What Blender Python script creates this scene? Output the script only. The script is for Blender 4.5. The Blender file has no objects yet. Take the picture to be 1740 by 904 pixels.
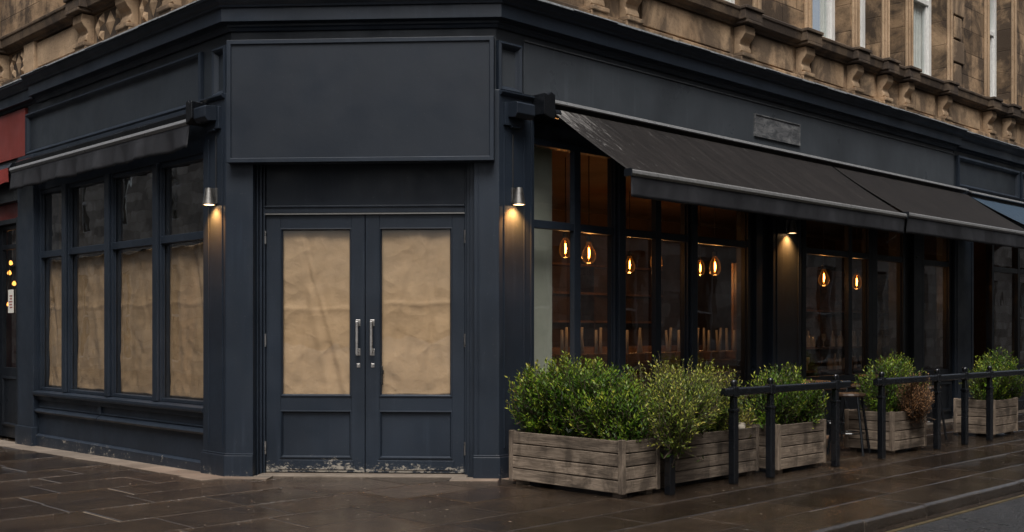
import bpy, bmesh, math, random
from mathutils import Matrix, Vector, noise
rnd = random.Random(7)
scene = bpy.context.scene
COL = scene.collection
R_ = math.radians

# ------------------------------------------------------------------ frames
CL = (-2.523, 9.70); CR = (-.112, 9.555)          # the two corners of the canted corner bay
dL, nL = (-.703, .711), (-.711, -.703)
dR, nR = (.711, .703), (.703, -.711)
_l = math.dist(CL, CR)
dF = ((CR[0]-CL[0])/_l, (CR[1]-CL[1])/_l); nF = (dF[1], -dF[0])
FL, FF, FR = (CL, dL, nL), (CL, dF, nF), (CR, dR, nR)
LF = _l
def P(fr, s, n, z):
    C, d, nn = fr
    return Vector((C[0]+s*d[0]+n*nn[0], C[1]+s*d[1]+n*nn[1], z))
def ang(fr): return math.atan2(fr[1][1], fr[1][0])
def subframe(fr, s, n, a=0.0):
    """a new frame with its origin at (s, n) of fr, turned by a"""
    p = P(fr, s, n, 0); c, q = math.cos(a), math.sin(a); d, m = fr[1], fr[2]
    return ((p.x, p.y), (c*d[0]-q*m[0], c*d[1]-q*m[1]), (q*d[0]+c*m[0], q*d[1]+c*m[1]))

# ------------------------------------------------------------------ mesh builder
INV = {}
class MB:
    def __init__(self):
        self.bm = bmesh.new(); self.uv = self.bm.loops.layers.uv.new('UVMap')
    def face(self, vs, uvs=None):
        f = self.bm.faces.new(vs)
        if uvs:
            for l, u in zip(f.loops, uvs): l[self.uv].uv = u
        return f
    def box(self, fr, s0, s1, n0, n1, z0, z1, wood=False):
        c = [(s, n, z) for s in (s0, s1) for n in (n0, n1) for z in (z0, z1)]
        v = [self.bm.verts.new(P(fr, *q)) for q in c]
        ext = (abs(s1-s0), abs(n1-n0), abs(z1-z0))
        ou, ov = (rnd.uniform(0, 40), rnd.uniform(0, 40)) if wood else (0, 0)
        for idx, ax in (((0,1,3,2),0), ((4,6,7,5),0), ((0,4,5,1),1), ((2,3,7,6),1), ((0,2,6,4),2), ((1,5,7,3),2)):
            a, b = [k for k in (0, 1, 2) if k != ax]
            if wood and ext[b] > ext[a]: a, b = b, a
            self.face([v[i] for i in idx], [(c[i][a]+ou, c[i][b]+ov) for i in idx])
        return self
    def prism(self, fr, prof, s0, s1):
        """profile [(n, z)] extruded along s"""
        a = [self.bm.verts.new(P(fr, s0, n, z)) for n, z in prof]
        b = [self.bm.verts.new(P(fr, s1, n, z)) for n, z in prof]
        k = len(prof); acc = 0
        for i in range(k):
            j = (i+1) % k; l = math.dist(prof[i], prof[j])
            self.face([a[i], a[j], b[j], b[i]], [(s0, acc), (s0, acc+l), (s1, acc+l), (s1, acc)]); acc += l
        self.face(a, [tuple(p) for p in prof]); self.face(b[::-1], [tuple(p) for p in prof[::-1]])
        return self
    def side_prism(self, fr, prof, n0, n1):
        """profile [(s, z)] extruded along n"""
        a = [self.bm.verts.new(P(fr, s, n0, z)) for s, z in prof]
        b = [self.bm.verts.new(P(fr, s, n1, z)) for s, z in prof]
        k = len(prof)
        for i in range(k):
            j = (i+1) % k
            self.face([a[i], a[j], b[j], b[i]], [(n0, prof[i][1]), (n0, prof[j][1]), (n1, prof[j][1]), (n1, prof[i][1])])
        self.face(a, [tuple(p) for p in prof]); self.face(b[::-1], [tuple(p) for p in prof[::-1]])
        return self
    def plan(self, pts, z0, z1):
        a = [self.bm.verts.new((x, y, z0)) for x, y in pts]; b = [self.bm.verts.new((x, y, z1)) for x, y in pts]
        k = len(pts); acc = 0
        for i in range(k):
            j = (i+1) % k; l = math.dist(pts[i], pts[j])
            self.face([a[i], a[j], b[j], b[i]], [(acc, z0), (acc+l, z0), (acc+l, z1), (acc, z1)]); acc += l
        self.face(a, [tuple(p) for p in pts]); self.face(b[::-1], [tuple(p) for p in pts[::-1]])
        return self
    def sweep(self, prof, path):
        """closed profile [(n, z)] swept along path = [fn(n) -> (x, y)] with mitred corners"""
        rings = [[self.bm.verts.new((*fn(n), z)) for n, z in prof] for fn in path]
        k = len(prof); run = 0
        for a, b in zip(rings, rings[1:]):
            l2 = (a[0].co-b[0].co).length; acc = 0
            for i in range(k):
                j = (i+1) % k; l = math.dist(prof[i], prof[j])
                self.face([a[i], a[j], b[j], b[i]], [(run, acc), (run, acc+l), (run+l2, acc+l), (run+l2, acc)]); acc += l
            run += l2
        self.face(rings[0]); self.face(rings[-1][::-1])
        return self
    def ring(self, fr, s0, s1, z0, z1, prof):
        """picture frame: closed profile [(inset, n)] swept round a rectangle"""
        cs = [(s0, z0, 1, 1), (s1, z0, -1, 1), (s1, z1, -1, -1), (s0, z1, 1, -1)]
        rings = [[self.bm.verts.new(P(fr, s+ds*i, n, z+dz*i)) for i, n in prof] for s, z, ds, dz in cs]
        k = len(prof)
        for q in range(4):
            a, b = rings[q], rings[(q+1) % 4]; L = (a[0].co-b[0].co).length
            for i in range(k):
                j = (i+1) % k
                self.face([a[i], a[j], b[j], b[i]], [(0, prof[i][0]+prof[i][1]), (0, prof[j][0]+prof[j][1]), (L, prof[j][0]+prof[j][1]), (L, prof[i][0]+prof[i][1])])
        return self
    def tube(self, pts, r, seg=8, cap=True):
        pts = [Vector(p) for p in pts]; rs = r if isinstance(r, (list, tuple)) else [r]*len(pts)
        rings = []
        for i, p in enumerate(pts):
            t = (pts[min(i+1, len(pts)-1)]-pts[max(i-1, 0)]).normalized()
            u = t.orthogonal().normalized() if abs(t.z) > .95 else t.cross(Vector((0, 0, 1))).normalized()
            w = t.cross(u)
            rings.append([self.bm.verts.new(p+(u*math.cos(2*math.pi*k/seg)+w*math.sin(2*math.pi*k/seg))*rs[i]) for k in range(seg)])
        for a, b in zip(rings, rings[1:]):
            for k in range(seg): self.face([a[k], a[(k+1) % seg], b[(k+1) % seg], b[k]])
        if cap: self.face(rings[0]); self.face(rings[-1][::-1])
        return self
    def lathe(self, c, prof, seg=16):
        """profile [(r, z)] about the vertical through c"""
        c = Vector(c); rings = []
        for r, z in prof:
            if r < 1e-5: rings.append([self.bm.verts.new(c+Vector((0, 0, z)))])
            else: rings.append([self.bm.verts.new(c+Vector((r*math.cos(2*math.pi*k/seg), r*math.sin(2*math.pi*k/seg), z))) for k in range(seg)])
        for a, b in zip(rings, rings[1:]):
            for k in range(seg):
                j = (k+1) % seg
                if len(a) == 1 and len(b) == 1: continue
                if len(a) == 1: self.face([a[0], b[j], b[k]])
                elif len(b) == 1: self.face([a[k], a[j], b[0]])
                else: self.face([a[k], a[j], b[j], b[k]])
        return self
    def grid(self, fn, nu, nv):
        v = [[self.bm.verts.new(fn(i/nu, j/nv)) for j in range(nv+1)] for i in range(nu+1)]
        for i in range(nu):
            for j in range(nv):
                self.face([v[i][j], v[i+1][j], v[i+1][j+1], v[i][j+1]], [(i/nu, j/nv), ((i+1)/nu, j/nv), ((i+1)/nu, (j+1)/nv), (i/nu, (j+1)/nv)])
        return self
    def build(self, name, mat, parent=None, origin=None, bevel=0, smooth=False, recalc=True):
        if recalc: bmesh.ops.recalc_face_normals(self.bm, faces=self.bm.faces[:])
        me = bpy.data.meshes.new(name); 
        if parent is not None: M = INV[parent.name]
        elif origin is not None: M = Matrix.Translation(-Vector(origin))
        else: M = Matrix.Identity(4)
        self.bm.transform(M); self.bm.to_mesh(me); self.bm.free()
        if smooth:
            for p in me.polygons: p.use_smooth = True
        me.materials.append(mat)
        o = bpy.data.objects.new(name, me); COL.objects.link(o)
        if parent is not None: o.parent = parent
        elif origin is not None: o.location = origin
        INV[o.name] = M
        if bevel:
            b = o.modifiers.new('bevel', 'BEVEL'); b.width = bevel; b.segments = 2; b.limit_method = 'ANGLE'; b.angle_limit = R_(35)
            b.harden_normals = False
        return o

def tag(o, label=None, cat=None, group=None, kind=None):
    for k, v in (('label', label), ('category', cat), ('group', group), ('kind', kind)):
        if v: o[k] = v
    return o
def thing(name, loc, rz, label, cat, group=None):
    o = bpy.data.objects.new(name, None); COL.objects.link(o); o.empty_display_size = .2
    o.location = loc; o.rotation_euler = (0, 0, rz)
    INV[o.name] = (Matrix.Translation(Vector(loc)) @ Matrix.Rotation(rz, 4, 'Z')).inverted()
    return tag(o, label, cat, group)
def dup(o, loc, rz, label=None):
    r = o.copy(); COL.objects.link(r); r.location = loc; r.rotation_euler = (0, 0, rz)
    if label: r['label'] = label
    def kids(src, dst):
        for ch in list(src.children):
            c = ch.copy(); COL.objects.link(c); c.parent = dst; kids(ch, c)
    kids(o, r)
    return r
def mitre(fa, fb, n):
    """plan point where two facade planes offset by n meet"""
    a = P(fa, 0, n, 0); b = P(fb, 0, n, 0); da, db = fa[1], fb[1]
    det = da[0]*(-db[1])+db[0]*da[1]; rx, ry = b.x-a.x, b.y-a.y
    t = (rx*(-db[1])+db[0]*ry)/det
    return (a.x+t*da[0], a.y+t*da[1])
def endp(fr, s): return lambda n: tuple(P(fr, s, n, 0)[:2])
mL = lambda n: mitre(FL, FF, n)
mR = lambda n: mitre(FF, FR, n)

# ------------------------------------------------------------------ materials
def new_mat(name):
    m = bpy.data.materials.new(name); m.use_nodes = True; nt = m.node_tree; nt.nodes.clear()
    out = nt.nodes.new('ShaderNodeOutputMaterial')
    return m, nt, out
class N:
    def __init__(self, nt): self.nt = nt
    def __call__(self, typ, ins=None, **kw):
        n = self.nt.nodes.new('ShaderNode'+typ)
        for k, v in kw.items(): setattr(n, k, v)
        for k, v in (ins or {}).items():
            if isinstance(v, bpy.types.NodeSocket): self.nt.links.new(v, n.inputs[k])
            else: n.inputs[k].default_value = v
        return n
    def ramp(self, fac, stops, interp='LINEAR'):
        n = self.nt.nodes.new('ShaderNodeValToRGB'); self.nt.links.new(fac, n.inputs[0]); r = n.color_ramp; r.interpolation = interp
        while len(r.elements) < len(stops): r.elements.new(.5)
        for e, (p, c) in zip(r.elements, stops):
            e.position = p; e.color = (*c, 1) if isinstance(c, tuple) else (c, c, c, 1)
        return n.outputs[0]
    def mix(self, fac, a, b, mode='MIX'):
        n = self.nt.nodes.new('ShaderNodeMix'); n.data_type = 'RGBA'; n.blend_type = mode
        for i, v in ((0, fac), (6, a), (7, b)):
            if isinstance(v, bpy.types.NodeSocket): self.nt.links.new(v, n.inputs[i])
            else: n.inputs[i].default_value = v if i == 0 else (*v, 1)
        return n.outputs[2]
    def math(self, op, a, b=0.0, c=None):
        n = self.nt.nodes.new('ShaderNodeMath'); n.operation = op
        for i, v in enumerate((a, b, c)):
            if v is None: continue
            if isinstance(v, bpy.types.NodeSocket): self.nt.links.new(v, n.inputs[i])
            else: n.inputs[i].default_value = v
        return n.outputs[0]
    def noise(self, vec, scale, detail=4, rough=.55, dist=0.0):
        return self('TexNoise', {'Vector': vec, 'Scale': scale, 'Detail': detail, 'Roughness': rough, 'Distortion': dist}).outputs['Fac']
    def bump(self, h, strength, dist=.01, normal=None):
        d = {'Height': h, 'Strength': strength, 'Distance': dist}
        if normal: d['Normal'] = normal
        return self('Bump', d).outputs[0]
    def scale(self, vec, s):
        n = self('Mapping', {'Vector': vec}); n.inputs['Scale'].default_value = s; return n.outputs[0]
def finish(nt, out, sh): nt.links.new(sh, out.inputs[0])

def paint(name, col, chips=False, rough=.42, streak=True, var=.25, spec=.33):
    m, nt, out = new_mat(name); n = N(nt); tc = n('TexCoord').outputs['Object']
    big = n.noise(tc, 1.1, 5, .6); fine = n.noise(tc, 26, 3)
    hi = tuple(c*(1+var) for c in col); lo = tuple(c*(1-var) for c in col)
    c = n.mix(n.ramp(big, [(.3, 0.0), (.7, 1.0)]), lo, hi)
    st = n.noise(n.scale(tc, (9, 9, .6)), 2.2, 4)
    c = n.mix(n.math('MULTIPLY', n.ramp(st, [(.56, 0.0), (.75, 1.0)]), .22 if streak else .06), c, tuple(min(1, q*2.2+.008) for q in col))
    rg = n.ramp(n.noise(tc, 3.3, 4), [(.3, rough-.1), (.7, rough+.14)])
    h = n.math('ADD', n.math('MULTIPLY', fine, .35), n.math('MULTIPLY', n.noise(tc, 7, 3), .7))
    # thin worn scratches and specks
    sp = n.ramp(n.noise(tc, 60, 2, .4), [(.71, 0.0), (.76, 1.0)])
    c = n.mix(n.math('MULTIPLY', sp, .25), c, (.13, .13, .125))
    if chips:
        z = n('SeparateXYZ', {0: tc}).outputs[2]
        patch = n.math('ADD', n.noise(n.scale(tc, (1, 1, 1.6)), 24, 9, .78), n.math('MULTIPLY', n.noise(tc, 3.4, 3), .42))
        low = n('MapRange', {'Value': z, 'From Min': .05, 'From Max': .21, 'To Min': .155 if chips is True else chips, 'To Max': -.12}).outputs[0]
        k = n.ramp(n.math('ADD', patch, low), [(.84, 0.0), (.865, 1.0)])
        c = n.mix(k, c, (.26, .235, .2)); rg = n.mix(k, rg, (.85, .85, .85))
    b = n('BsdfPrincipled', {'Base Color': c, 'Roughness': rg, 'Normal': n.bump(h, .22, .006), 'Specular IOR Level': spec})
    finish(nt, out, b.outputs[0]); return m
def simple(name, col, rough=.5, metal=0.0, var=.2, bump=.15, scale=12, coat=0.0):
    m, nt, out = new_mat(name); n = N(nt); tc = n('TexCoord').outputs['Object']
    f = n.noise(tc, scale, 5, .6)
    c = n.mix(n.ramp(f, [(.3, 0.0), (.7, 1.0)]), tuple(q*(1-var) for q in col), tuple(min(1, q*(1+var)) for q in col))
    b = n('BsdfPrincipled', {'Base Color': c, 'Roughness': n.ramp(n.noise(tc, scale*.6, 3), [(.3, max(.03, rough-.1)), (.7, min(1, rough+.1))]), 'Metallic': metal,
                             'Normal': n.bump(n.noise(tc, scale*3, 3), bump, .004), 'Coat Weight': coat})
    finish(nt, out, b.outputs[0]); return m
def glass(name, tint=(.93, .95, .94), wav=.25, extra=0.0):
    m, nt, out = new_mat(name); n = N(nt); tc = n('TexCoord').outputs['Object']
    h = n.noise(tc, 2.3, 2, .4)
    nb = n.bump(h, wav, .03)
    fc = n('LayerWeight', {'Blend': .5, 'Normal': nb}).outputs['Facing']
    fr = n.math('ADD', n.math('MULTIPLY', n.math('POWER', fc, 5.0), .9), .06)
    dirt = n.ramp(n.noise(tc, 3.1, 6, .65), [(.45, 0.0), (.8, .05)])
    t = n('BsdfTransparent', {'Color': (*tint, 1)}); g = n('BsdfGlossy', {'Color': (1, 1, 1, 1), 'Roughness': .015, 'Normal': nb})
    d = n('BsdfDiffuse', {'Color': (.35, .33, .3, 1)})
    a = n('MixShader', {0: n.math('ADD', n.math('MULTIPLY', fr, 1.15), extra), 1: t.outputs[0], 2: g.outputs[0]})
    a = n('MixShader', {0: dirt, 1: a.outputs[0], 2: d.outputs[0]})
    finish(nt, out, a.outputs[0]); return m
def emit(name, col, s):
    m, nt, out = new_mat(name); n = N(nt)
    finish(nt, out, n('Emission', {'Color': (*col, 1), 'Strength': s}).outputs[0]); return m
def wood(name, ca, cb, cdark, rough=.75, stretch=14, bump=.5):
    m, nt, out = new_mat(name); n = N(nt); uv = n('TexCoord').outputs['UV']
    g1 = n.noise(n.scale(uv, (1.6, stretch*2.2, 1)), 3.0, 8, .66, .8)
    g2 = n.noise(n.scale(uv, (.8, 5, 1)), 2.2, 5, .6, .6)
    rndp = n('NewGeometry').outputs['Random Per Island']
    c = n.mix(n.ramp(g1, [(.32, 0.0), (.68, 1.0)]), ca, cb)
    c = n.mix(n.math('MULTIPLY', n.ramp(g2, [(.5, 0.0), (.72, 1.0)]), .85), c, cdark)
    c = n.mix(n.math('MULTIPLY', n.ramp(n.noise(uv, 9, 6, .7), [(.56, 0.0), (.7, 1.0)]), .4), c, cdark)
    ob = n('TexCoord').outputs['Object']
    st = n.ramp(n.math('ADD', n.noise(ob, 3.2, 6, .7, .8), n.math('MULTIPLY', n.noise(n.scale(ob, (6, 6, 1)), 2.0, 4), .3)), [(.60, 0.0), (.76, 1.0)])
    c = n.mix(n.math('MULTIPLY', st, .7), c, tuple(q*.8 for q in cdark))
    c = n.mix(1.0, c, n.ramp(rndp, [(0, .62), (1, 1.25)]), 'MULTIPLY')
    b = n('BsdfPrincipled', {'Base Color': c, 'Roughness': rough, 'Normal': n.bump(g1, bump, .006), 'Specular IOR Level': .35})
    finish(nt, out, b.outputs[0]); return m
def stone(name, joints=True, dark=.8, base=((.32, .215, .13), (.52, .365, .23)), bw=.62, bh=.34):
    m, nt, out = new_mat(name); n = N(nt); tc = n('TexCoord'); ob = tc.outputs['Object']; uv = tc.outputs['UV']
    f = n.noise(ob, 2.3, 7, .65); c = n.mix(n.ramp(f, [(.33, 0.0), (.66, 1.0)]), *base)
    soot = n.ramp(n.math('ADD', n.noise(ob, 1.35, 8, .7, .6), n.math('MULTIPLY', n.noise(n.scale(ob, (3, 3, .6)), 1.6, 4), .25)), [(.53, 0.0), (.68, 1.0)])
    c = n.mix(n.math('MULTIPLY', soot, dark), c, (.055, .042, .034))
    pit = n.ramp(n.noise(ob, 30, 4, .7), [(.33, 1.0), (.45, 0.0)])
    c = n.mix(n.math('MULTIPLY', pit, .4), c, (.10, .068, .045))
    h = n.math('ADD', n.math('MULTIPLY', n.noise(ob, 9, 8, .7), .8), n.math('MULTIPLY', n.noise(ob, 70, 3), .2))
    if joints:
        br = n('TexBrick', {'Vector': uv, 'Color1': (.55, .53, .51, 1), 'Color2': (1.15, 1.12, 1.08, 1), 'Mortar': (.45, .42, .4, 1), 'Scale': 1.0, 'Mortar Size': .008, 'Mortar Smooth': .4, 'Brick Width': bw, 'Row Height': bh})
        c = n.mix(1.0, c, br.outputs['Color'], 'MULTIPLY'); h = n.math('SUBTRACT', h, n.math('MULTIPLY', br.outputs['Fac'], 1.3))
    b = n('BsdfPrincipled', {'Base Color': c, 'Roughness': .88, 'Normal': n.bump(h, .6, .02), 'Specular IOR Level': .25})
    finish(nt, out, b.outputs[0]); return m
def paper_mat(name, col):
    m, nt, out = new_mat(name); n = N(nt); tc = n('TexCoord').outputs['Object']
    f = n.noise(tc, 4, 5, .6); fib = n.noise(n.scale(tc, (1, 1, 3)), 40, 3)
    c = n.mix(n.ramp(f, [(.3, 0.0), (.7, 1.0)]), tuple(q*.86 for q in col), tuple(q*1.1 for q in col))
    c = n.mix(n.math('MULTIPLY', fib, .22), c, tuple(q*.7 for q in col))
    v = n('TexVoronoi', {'Vector': tc, 'Scale': 7.0, 'Randomness': 1.0}, feature='F1').outputs['Distance']
    def ridge(sc, d): return n.math('ABSOLUTE', n.math('SUBTRACT', n.noise(tc, sc, d, .5, .4), .5))
    h = n.math('ADD', n.math('ADD', n.math('MULTIPLY', ridge(3.4, 1), -2.6), n.math('MULTIPLY', ridge(12, 2), -.45)), n.math('ADD', n.math('MULTIPLY', n.noise(tc, 26, 5, .6), .26), n.math('MULTIPLY', v, .06)))
    b = n('BsdfPrincipled', {'Base Color': c, 'Roughness': .66, 'Normal': n.bump(h, .85, .014), 'Specular IOR Level': .3})
    finish(nt, out, b.outputs[0]); return m
def leaf_mat(name, stops):
    m, nt, out = new_mat(name); n = N(nt)
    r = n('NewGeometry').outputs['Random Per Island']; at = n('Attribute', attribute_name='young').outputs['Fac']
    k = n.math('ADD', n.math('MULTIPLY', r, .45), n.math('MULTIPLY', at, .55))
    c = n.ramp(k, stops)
    b = n('BsdfPrincipled', {'Base Color': c, 'Roughness': .40, 'Specular IOR Level': .28}); t = n('BsdfTranslucent', {'Color': c})
    finish(nt, out, n('MixShader', {0: .28, 1: b.outputs[0], 2: t.outputs[0]}).outputs[0]); return m

M = {}
M['navy'] = paint('navy_paint', (.0146, .0208, .0315))
M['navy_smooth'] = paint('navy_sign_paint', (.0112, .0160, .0245), streak=False, rough=.46, var=.12)
M['navy_fascia'] = paint('navy_fascia_paint', (.050, .057, .066), rough=.36)
M['navy_worn'] = paint('worn_navy_paint', (.0146, .0208, .0315), chips=True)
M['navy_slate'] = paint('slate_fascia_paint', (.026, .032, .040), rough=.4)
M['trim_worn'] = paint('worn_trim_paint', (.10, .105, .112), rough=.5)
M['navy_scuff'] = paint('scuffed_navy_paint', (.0146, .0208, .0315), chips=.035)
M['black_paint'] = paint('black_gloss_paint', (.006, .007, .009), rough=.17, streak=False, spec=.6)
M['red_paint'] = paint('red_paint', (.185, .034, .027), rough=.5)
M['frame_dark'] = paint('dark_frame_paint', (.0065, .0085, .012), rough=.36)
M['stone'] = stone('sandstone_ashlar', dark=.88); M['stone_plain'] = stone('sandstone_dressed', joints=False, dark=.75)
M['stone_clean'] = stone('sandstone_pale', joints=False, dark=.25, base=((.38, .26, .16), (.52, .37, .24)))
M['render_far'] = stone('pale_stone_opposite', dark=.3, base=((.52, .49, .44), (.68, .64, .58)))
M['stone_far'] = stone('sandstone_opposite', dark=.6)
M['stone_ledge'] = stone('sooty_ledge_stone', joints=False, dark=.95, base=((.10, .072, .05), (.19, .135, .09)))
M['lead'] = simple('lead_flashing', (.20, .21, .22), .55, .0, .45, .4, 25)
M['glass'] = glass('window_glass', wav=.05, extra=.06)
M['glass_door'] = glass('door_glass', wav=.2, extra=.0)
M['glass_l'] = glass('old_window_glass', wav=.07, extra=.13)
M['glass_up'] = glass('upper_window_glass', tint=(.86, .9, .9), wav=.08, extra=.0)
M['satin'] = simple('dulled_steel', (.27, .26, .245), .42, 1.0, .12, .1, 40)
M['steel'] = simple('brushed_steel', (.50, .48, .46), .32, 1.0, .12, .1, 40)
M['chrome'] = simple('satin_aluminium', (.50, .50, .50), .35, .9, .2, .1, 30)
M['alu'] = simple('weathered_aluminium', (.22, .22, .22), .36, .35, .2, .1, 30)
M['lens'] = emit('lamp_lens', (1.0, .62, .30), 9)
M['lens_dim'] = emit('lamp_lens_dim', (1.0, .62, .30), 5)
M['filament'] = emit('bulb_filament', (1.0, .42, .10), 28)
M['glow'] = emit('small_bulb_glow', (1.0, .36, .07), 1.8)
M['paper'] = paper_mat('kraft_paper', (.47, .305, .175)); M['paper_dull'] = paper_mat('kraft_paper_dull', (.47, .305, .175))
M['planter'] = wood('weathered_planks', (.125, .093, .068), (.33, .262, .20), (.050, .038, .029), bump=.8, stretch=10)
M['planter_dark'] = wood('stained_planks', (.11, .083, .062), (.29, .232, .18), (.034, .026, .021), bump=.8)
M['bench_wood'] = wood('warm_wood', (.16, .085, .04), (.26, .15, .075), (.06, .032, .016), .5)
M['pale_wood'] = wood('pale_wood', (.55, .49, .41), (.66, .60, .51), (.36, .31, .25), .5, bump=.1)
M['dark_wood'] = wood('dark_wood', (.05, .028, .016), (.09, .05, .028), (.02, .012, .008), .45)
M['soil'] = simple('soil', (.035, .024, .016), .95, 0, .5, 1.0, 60)
M['white_paint'] = simple('white_sash_paint', (.72, .72, .70), .45, 0, .08, .1, 20)
M['curtain'] = simple('white_curtain', (.74, .73, .70), .9, 0, .08, .2, 14)
M['cream'] = simple('cream_plaster', (.50, .50, .42), .8, 0, .08, .1, 5)
M['brown_wall'] = simple('brown_interior_wall', (.10, .064, .042), .8, 0, .3, .2, 3)
M['floor_in'] = wood('interior_boards', (.07, .042, .025), (.11, .066, .04), (.03, .02, .012), .4)
M['ceiling'] = simple('interior_ceiling', (.10, .066, .044), .85, 0, .25, .1, 2)
M['bag'] = simple('pale_sack', (.48, .42, .34), .8, 0, .2, .4, 18)
M['blue_cloth'] = simple('blue_awning_cloth', (.016, .036, .062), .75, 0, .2, .2, 20)
M['red_cloth'] = simple('red_awning_cloth', (.20, .022, .016), .75, 0, .2, .2, 20)
M['cable'] = simple('cable', (.012, .012, .013), .6)
M['notice'] = simple('notice_paper', (.72, .68, .62), .7, 0, .05, .02, 20)
M['ink'] = simple('notice_ink', (.30, .05, .04), .7)
M['leaf_hedge'] = leaf_mat('hedge_leaves', [(.08, (.009, .026, .004)), (.32, (.034, .090, .008)), (.58, (.105, .190, .015)), (.80, (.23, .29, .026)), (1, (.40, .38, .05))])
M['leaf_olive'] = leaf_mat('olive_leaves', [(.05, (.018, .038, .007)), (.32, (.066, .115, .015)), (.55, (.165, .215, .030)), (.76, (.33, .34, .050)), (1, (.52, .43, .09))])
M['leaf_brown'] = leaf_mat('dry_leaves', [(.05, (.10, .05, .025)), (.45, (.27, .135, .06)), (1, (.45, .26, .13))])
M['leaf_yellow'] = leaf_mat('yellow_leaves', [(.05, (.10, .09, .02)), (.5, (.26, .23, .04)), (1, (.42, .36, .09))])
M['stem'] = simple('bark', (.06, .042, .028), .9)

def cloth(name, ca, scuff=False, streak=False, rough=.8):
    m, nt, out = new_mat(name); n = N(nt); tc = n('TexCoord'); ob = tc.outputs['Object']; uv = tc.outputs['UV']
    lo = tuple(q*.75 for q in ca); hi = tuple(q*1.3 for q in ca)
    c = n.mix(n.ramp(n.noise(ob, 1.6, 6, .65), [(.3, 0.0), (.7, 1.0)]), lo, hi)
    sk = n('Mapping', {'Vector': uv}); sk.inputs['Rotation'].default_value = (0, 0, .012); sk.inputs['Scale'].default_value = (70, 1.2, 1)
    s = n.noise(sk.outputs[0], 1.0, 7, .72, .5)
    if streak: c = n.mix(n.math('MULTIPLY', n.ramp(s, [(.47, 0.0), (.68, 1.0)]), .48), c, tuple(q*2.6+.004 for q in ca))  # lighter streaks paint a wet sheen into the cloth colour
    if scuff:
        x = n('SeparateXYZ', {0: uv})
        reg = n.math('MULTIPLY', n('MapRange', {'Value': x.outputs[0], 'From Min': .02, 'From Max': .16, 'To Min': 1, 'To Max': 0}).outputs[0],
                     n('MapRange', {'Value': x.outputs[1], 'From Min': .0, 'From Max': .75, 'To Min': 1, 'To Max': .25}).outputs[0])
        k = n.ramp(n.math('ADD', n.noise(n.scale(uv, (60, 3.0, 1)), 1.0, 9, .78, 1.4), n.math('MULTIPLY', reg, .22)), [(.62, 0.0), (.74, 1.0)])
        c = n.mix(n.math('MULTIPLY', k, .7), c, (.26, .25, .24))
    h = n.noise(ob, 150, 2)
    b = n('BsdfPrincipled', {'Base Color': c, 'Roughness': n.ramp(s, [(.3, rough-.2), (.7, rough)]), 'Normal': n.bump(n.math('ADD', h, n.math('MULTIPLY', n.noise(ob, 5, 4), 2.0)), .25, .006), 'Specular IOR Level': .2})
    finish(nt, out, b.outputs[0]); return m
M['awning_near'] = cloth('dark_awning_cloth_scuffed', (.0098, .0080, .0074), scuff=True, streak=True)
M['awning'] = cloth('dark_awning_cloth', (.0100, .0083, .0077), streak=True)
M['valance'] = cloth('charcoal_valance_cloth', (.024, .0245, .028))
def plaque_mat():
    m, nt, out = new_mat('scraped_plaque'); n = N(nt); tc = n('TexCoord').outputs['Object']
    k = n.ramp(n.noise(n.scale(tc, (1, 1, 2.5)), 6, 8, .72, .8), [(.42, 0.0), (.72, 1.0)])
    c = n.mix(k, (.055, .058, .064), (.26, .26, .26))
    b = n('BsdfPrincipled', {'Base Color': c, 'Roughness': .55, 'Normal': n.bump(k, .3, .004)}); finish(nt, out, b.outputs[0]); return m
M['plaque'] = plaque_mat()
def pave_mat(name, ca, cb, wet=True, mossy=False):
    m, nt, out = new_mat(name); n = N(nt); tc = n('TexCoord').outputs['Object']
    r = n('NewGeometry').outputs['Random Per Island']
    f = n.noise(tc, 3.0, 8, .68, .3); c = n.mix(n.ramp(f, [(.3, 0.0), (.7, 1.0)]), ca, cb)
    c = n.mix(1.0, c, n.ramp(r, [(0, .62), (1, 1.3)]), 'MULTIPLY')
    pale = n.ramp(n.noise(tc, 46, 3, .6), [(.64, 0.0), (.72, 1.0)])
    c = n.mix(n.math('MULTIPLY', pale, .5), c, (.22, .18, .15))
    moss = n.ramp(n.noise(tc, 1.7, 7, .7), [(.58, 0.0), (.72, 1.0)])
    c = n.mix(n.math('MULTIPLY', moss, .45), c, (.050, .034, .020))
    h = n.math('ADD', n.math('MULTIPLY', n.noise(tc, 5, 6, .62), 1.0), n.math('ADD', n.math('MULTIPLY', n.noise(tc, 34, 5, .65), .50), n.math('MULTIPLY', n.noise(tc, 120, 3, .6), .20)))
    if wet:
        pud = n.math('ADD', n.noise(tc, .55, 4, .6), n.math('MULTIPLY', n.noise(tc, 4.5, 5, .65), .45))
        w = n.ramp(pud, [(.52, 0.0), (.74, 1.0)])
        rg = n.mix(w, (.14, .14, .14), (.04, .04, .04))
        bs = n('MapRange', {'Value': w, 'To Min': .9, 'To Max': .28}).outputs[0]
        bmp = n('Bump', {'Height': h, 'Distance': .034, 'Strength': bs}).outputs[0]
        b = n('BsdfPrincipled', {'Base Color': c, 'Roughness': rg, 'Normal': bmp, 'Specular IOR Level': .95})
    else:
        b = n('BsdfPrincipled', {'Base Color': c, 'Roughness': .75, 'Normal': n.bump(h, .5, .012)})
    finish(nt, out, b.outputs[0]); return m
M['pave'] = pave_mat('wet_paving', (.0165, .0112, .0076), (.047, .0315, .0210))
M['kerb'] = pave_mat('wet_kerb_stone', (.024, .0175, .0125), (.058, .043, .031))
M['border'] = pave_mat('pale_border_stone', (.105, .083, .065), (.20, .163, .13), wet=False)
M['joint'] = pave_mat('joint_bed', (.15, .115, .08), (.32, .26, .19), wet=False)  # pale mortar tone also paints in the glint of the wet joints
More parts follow.
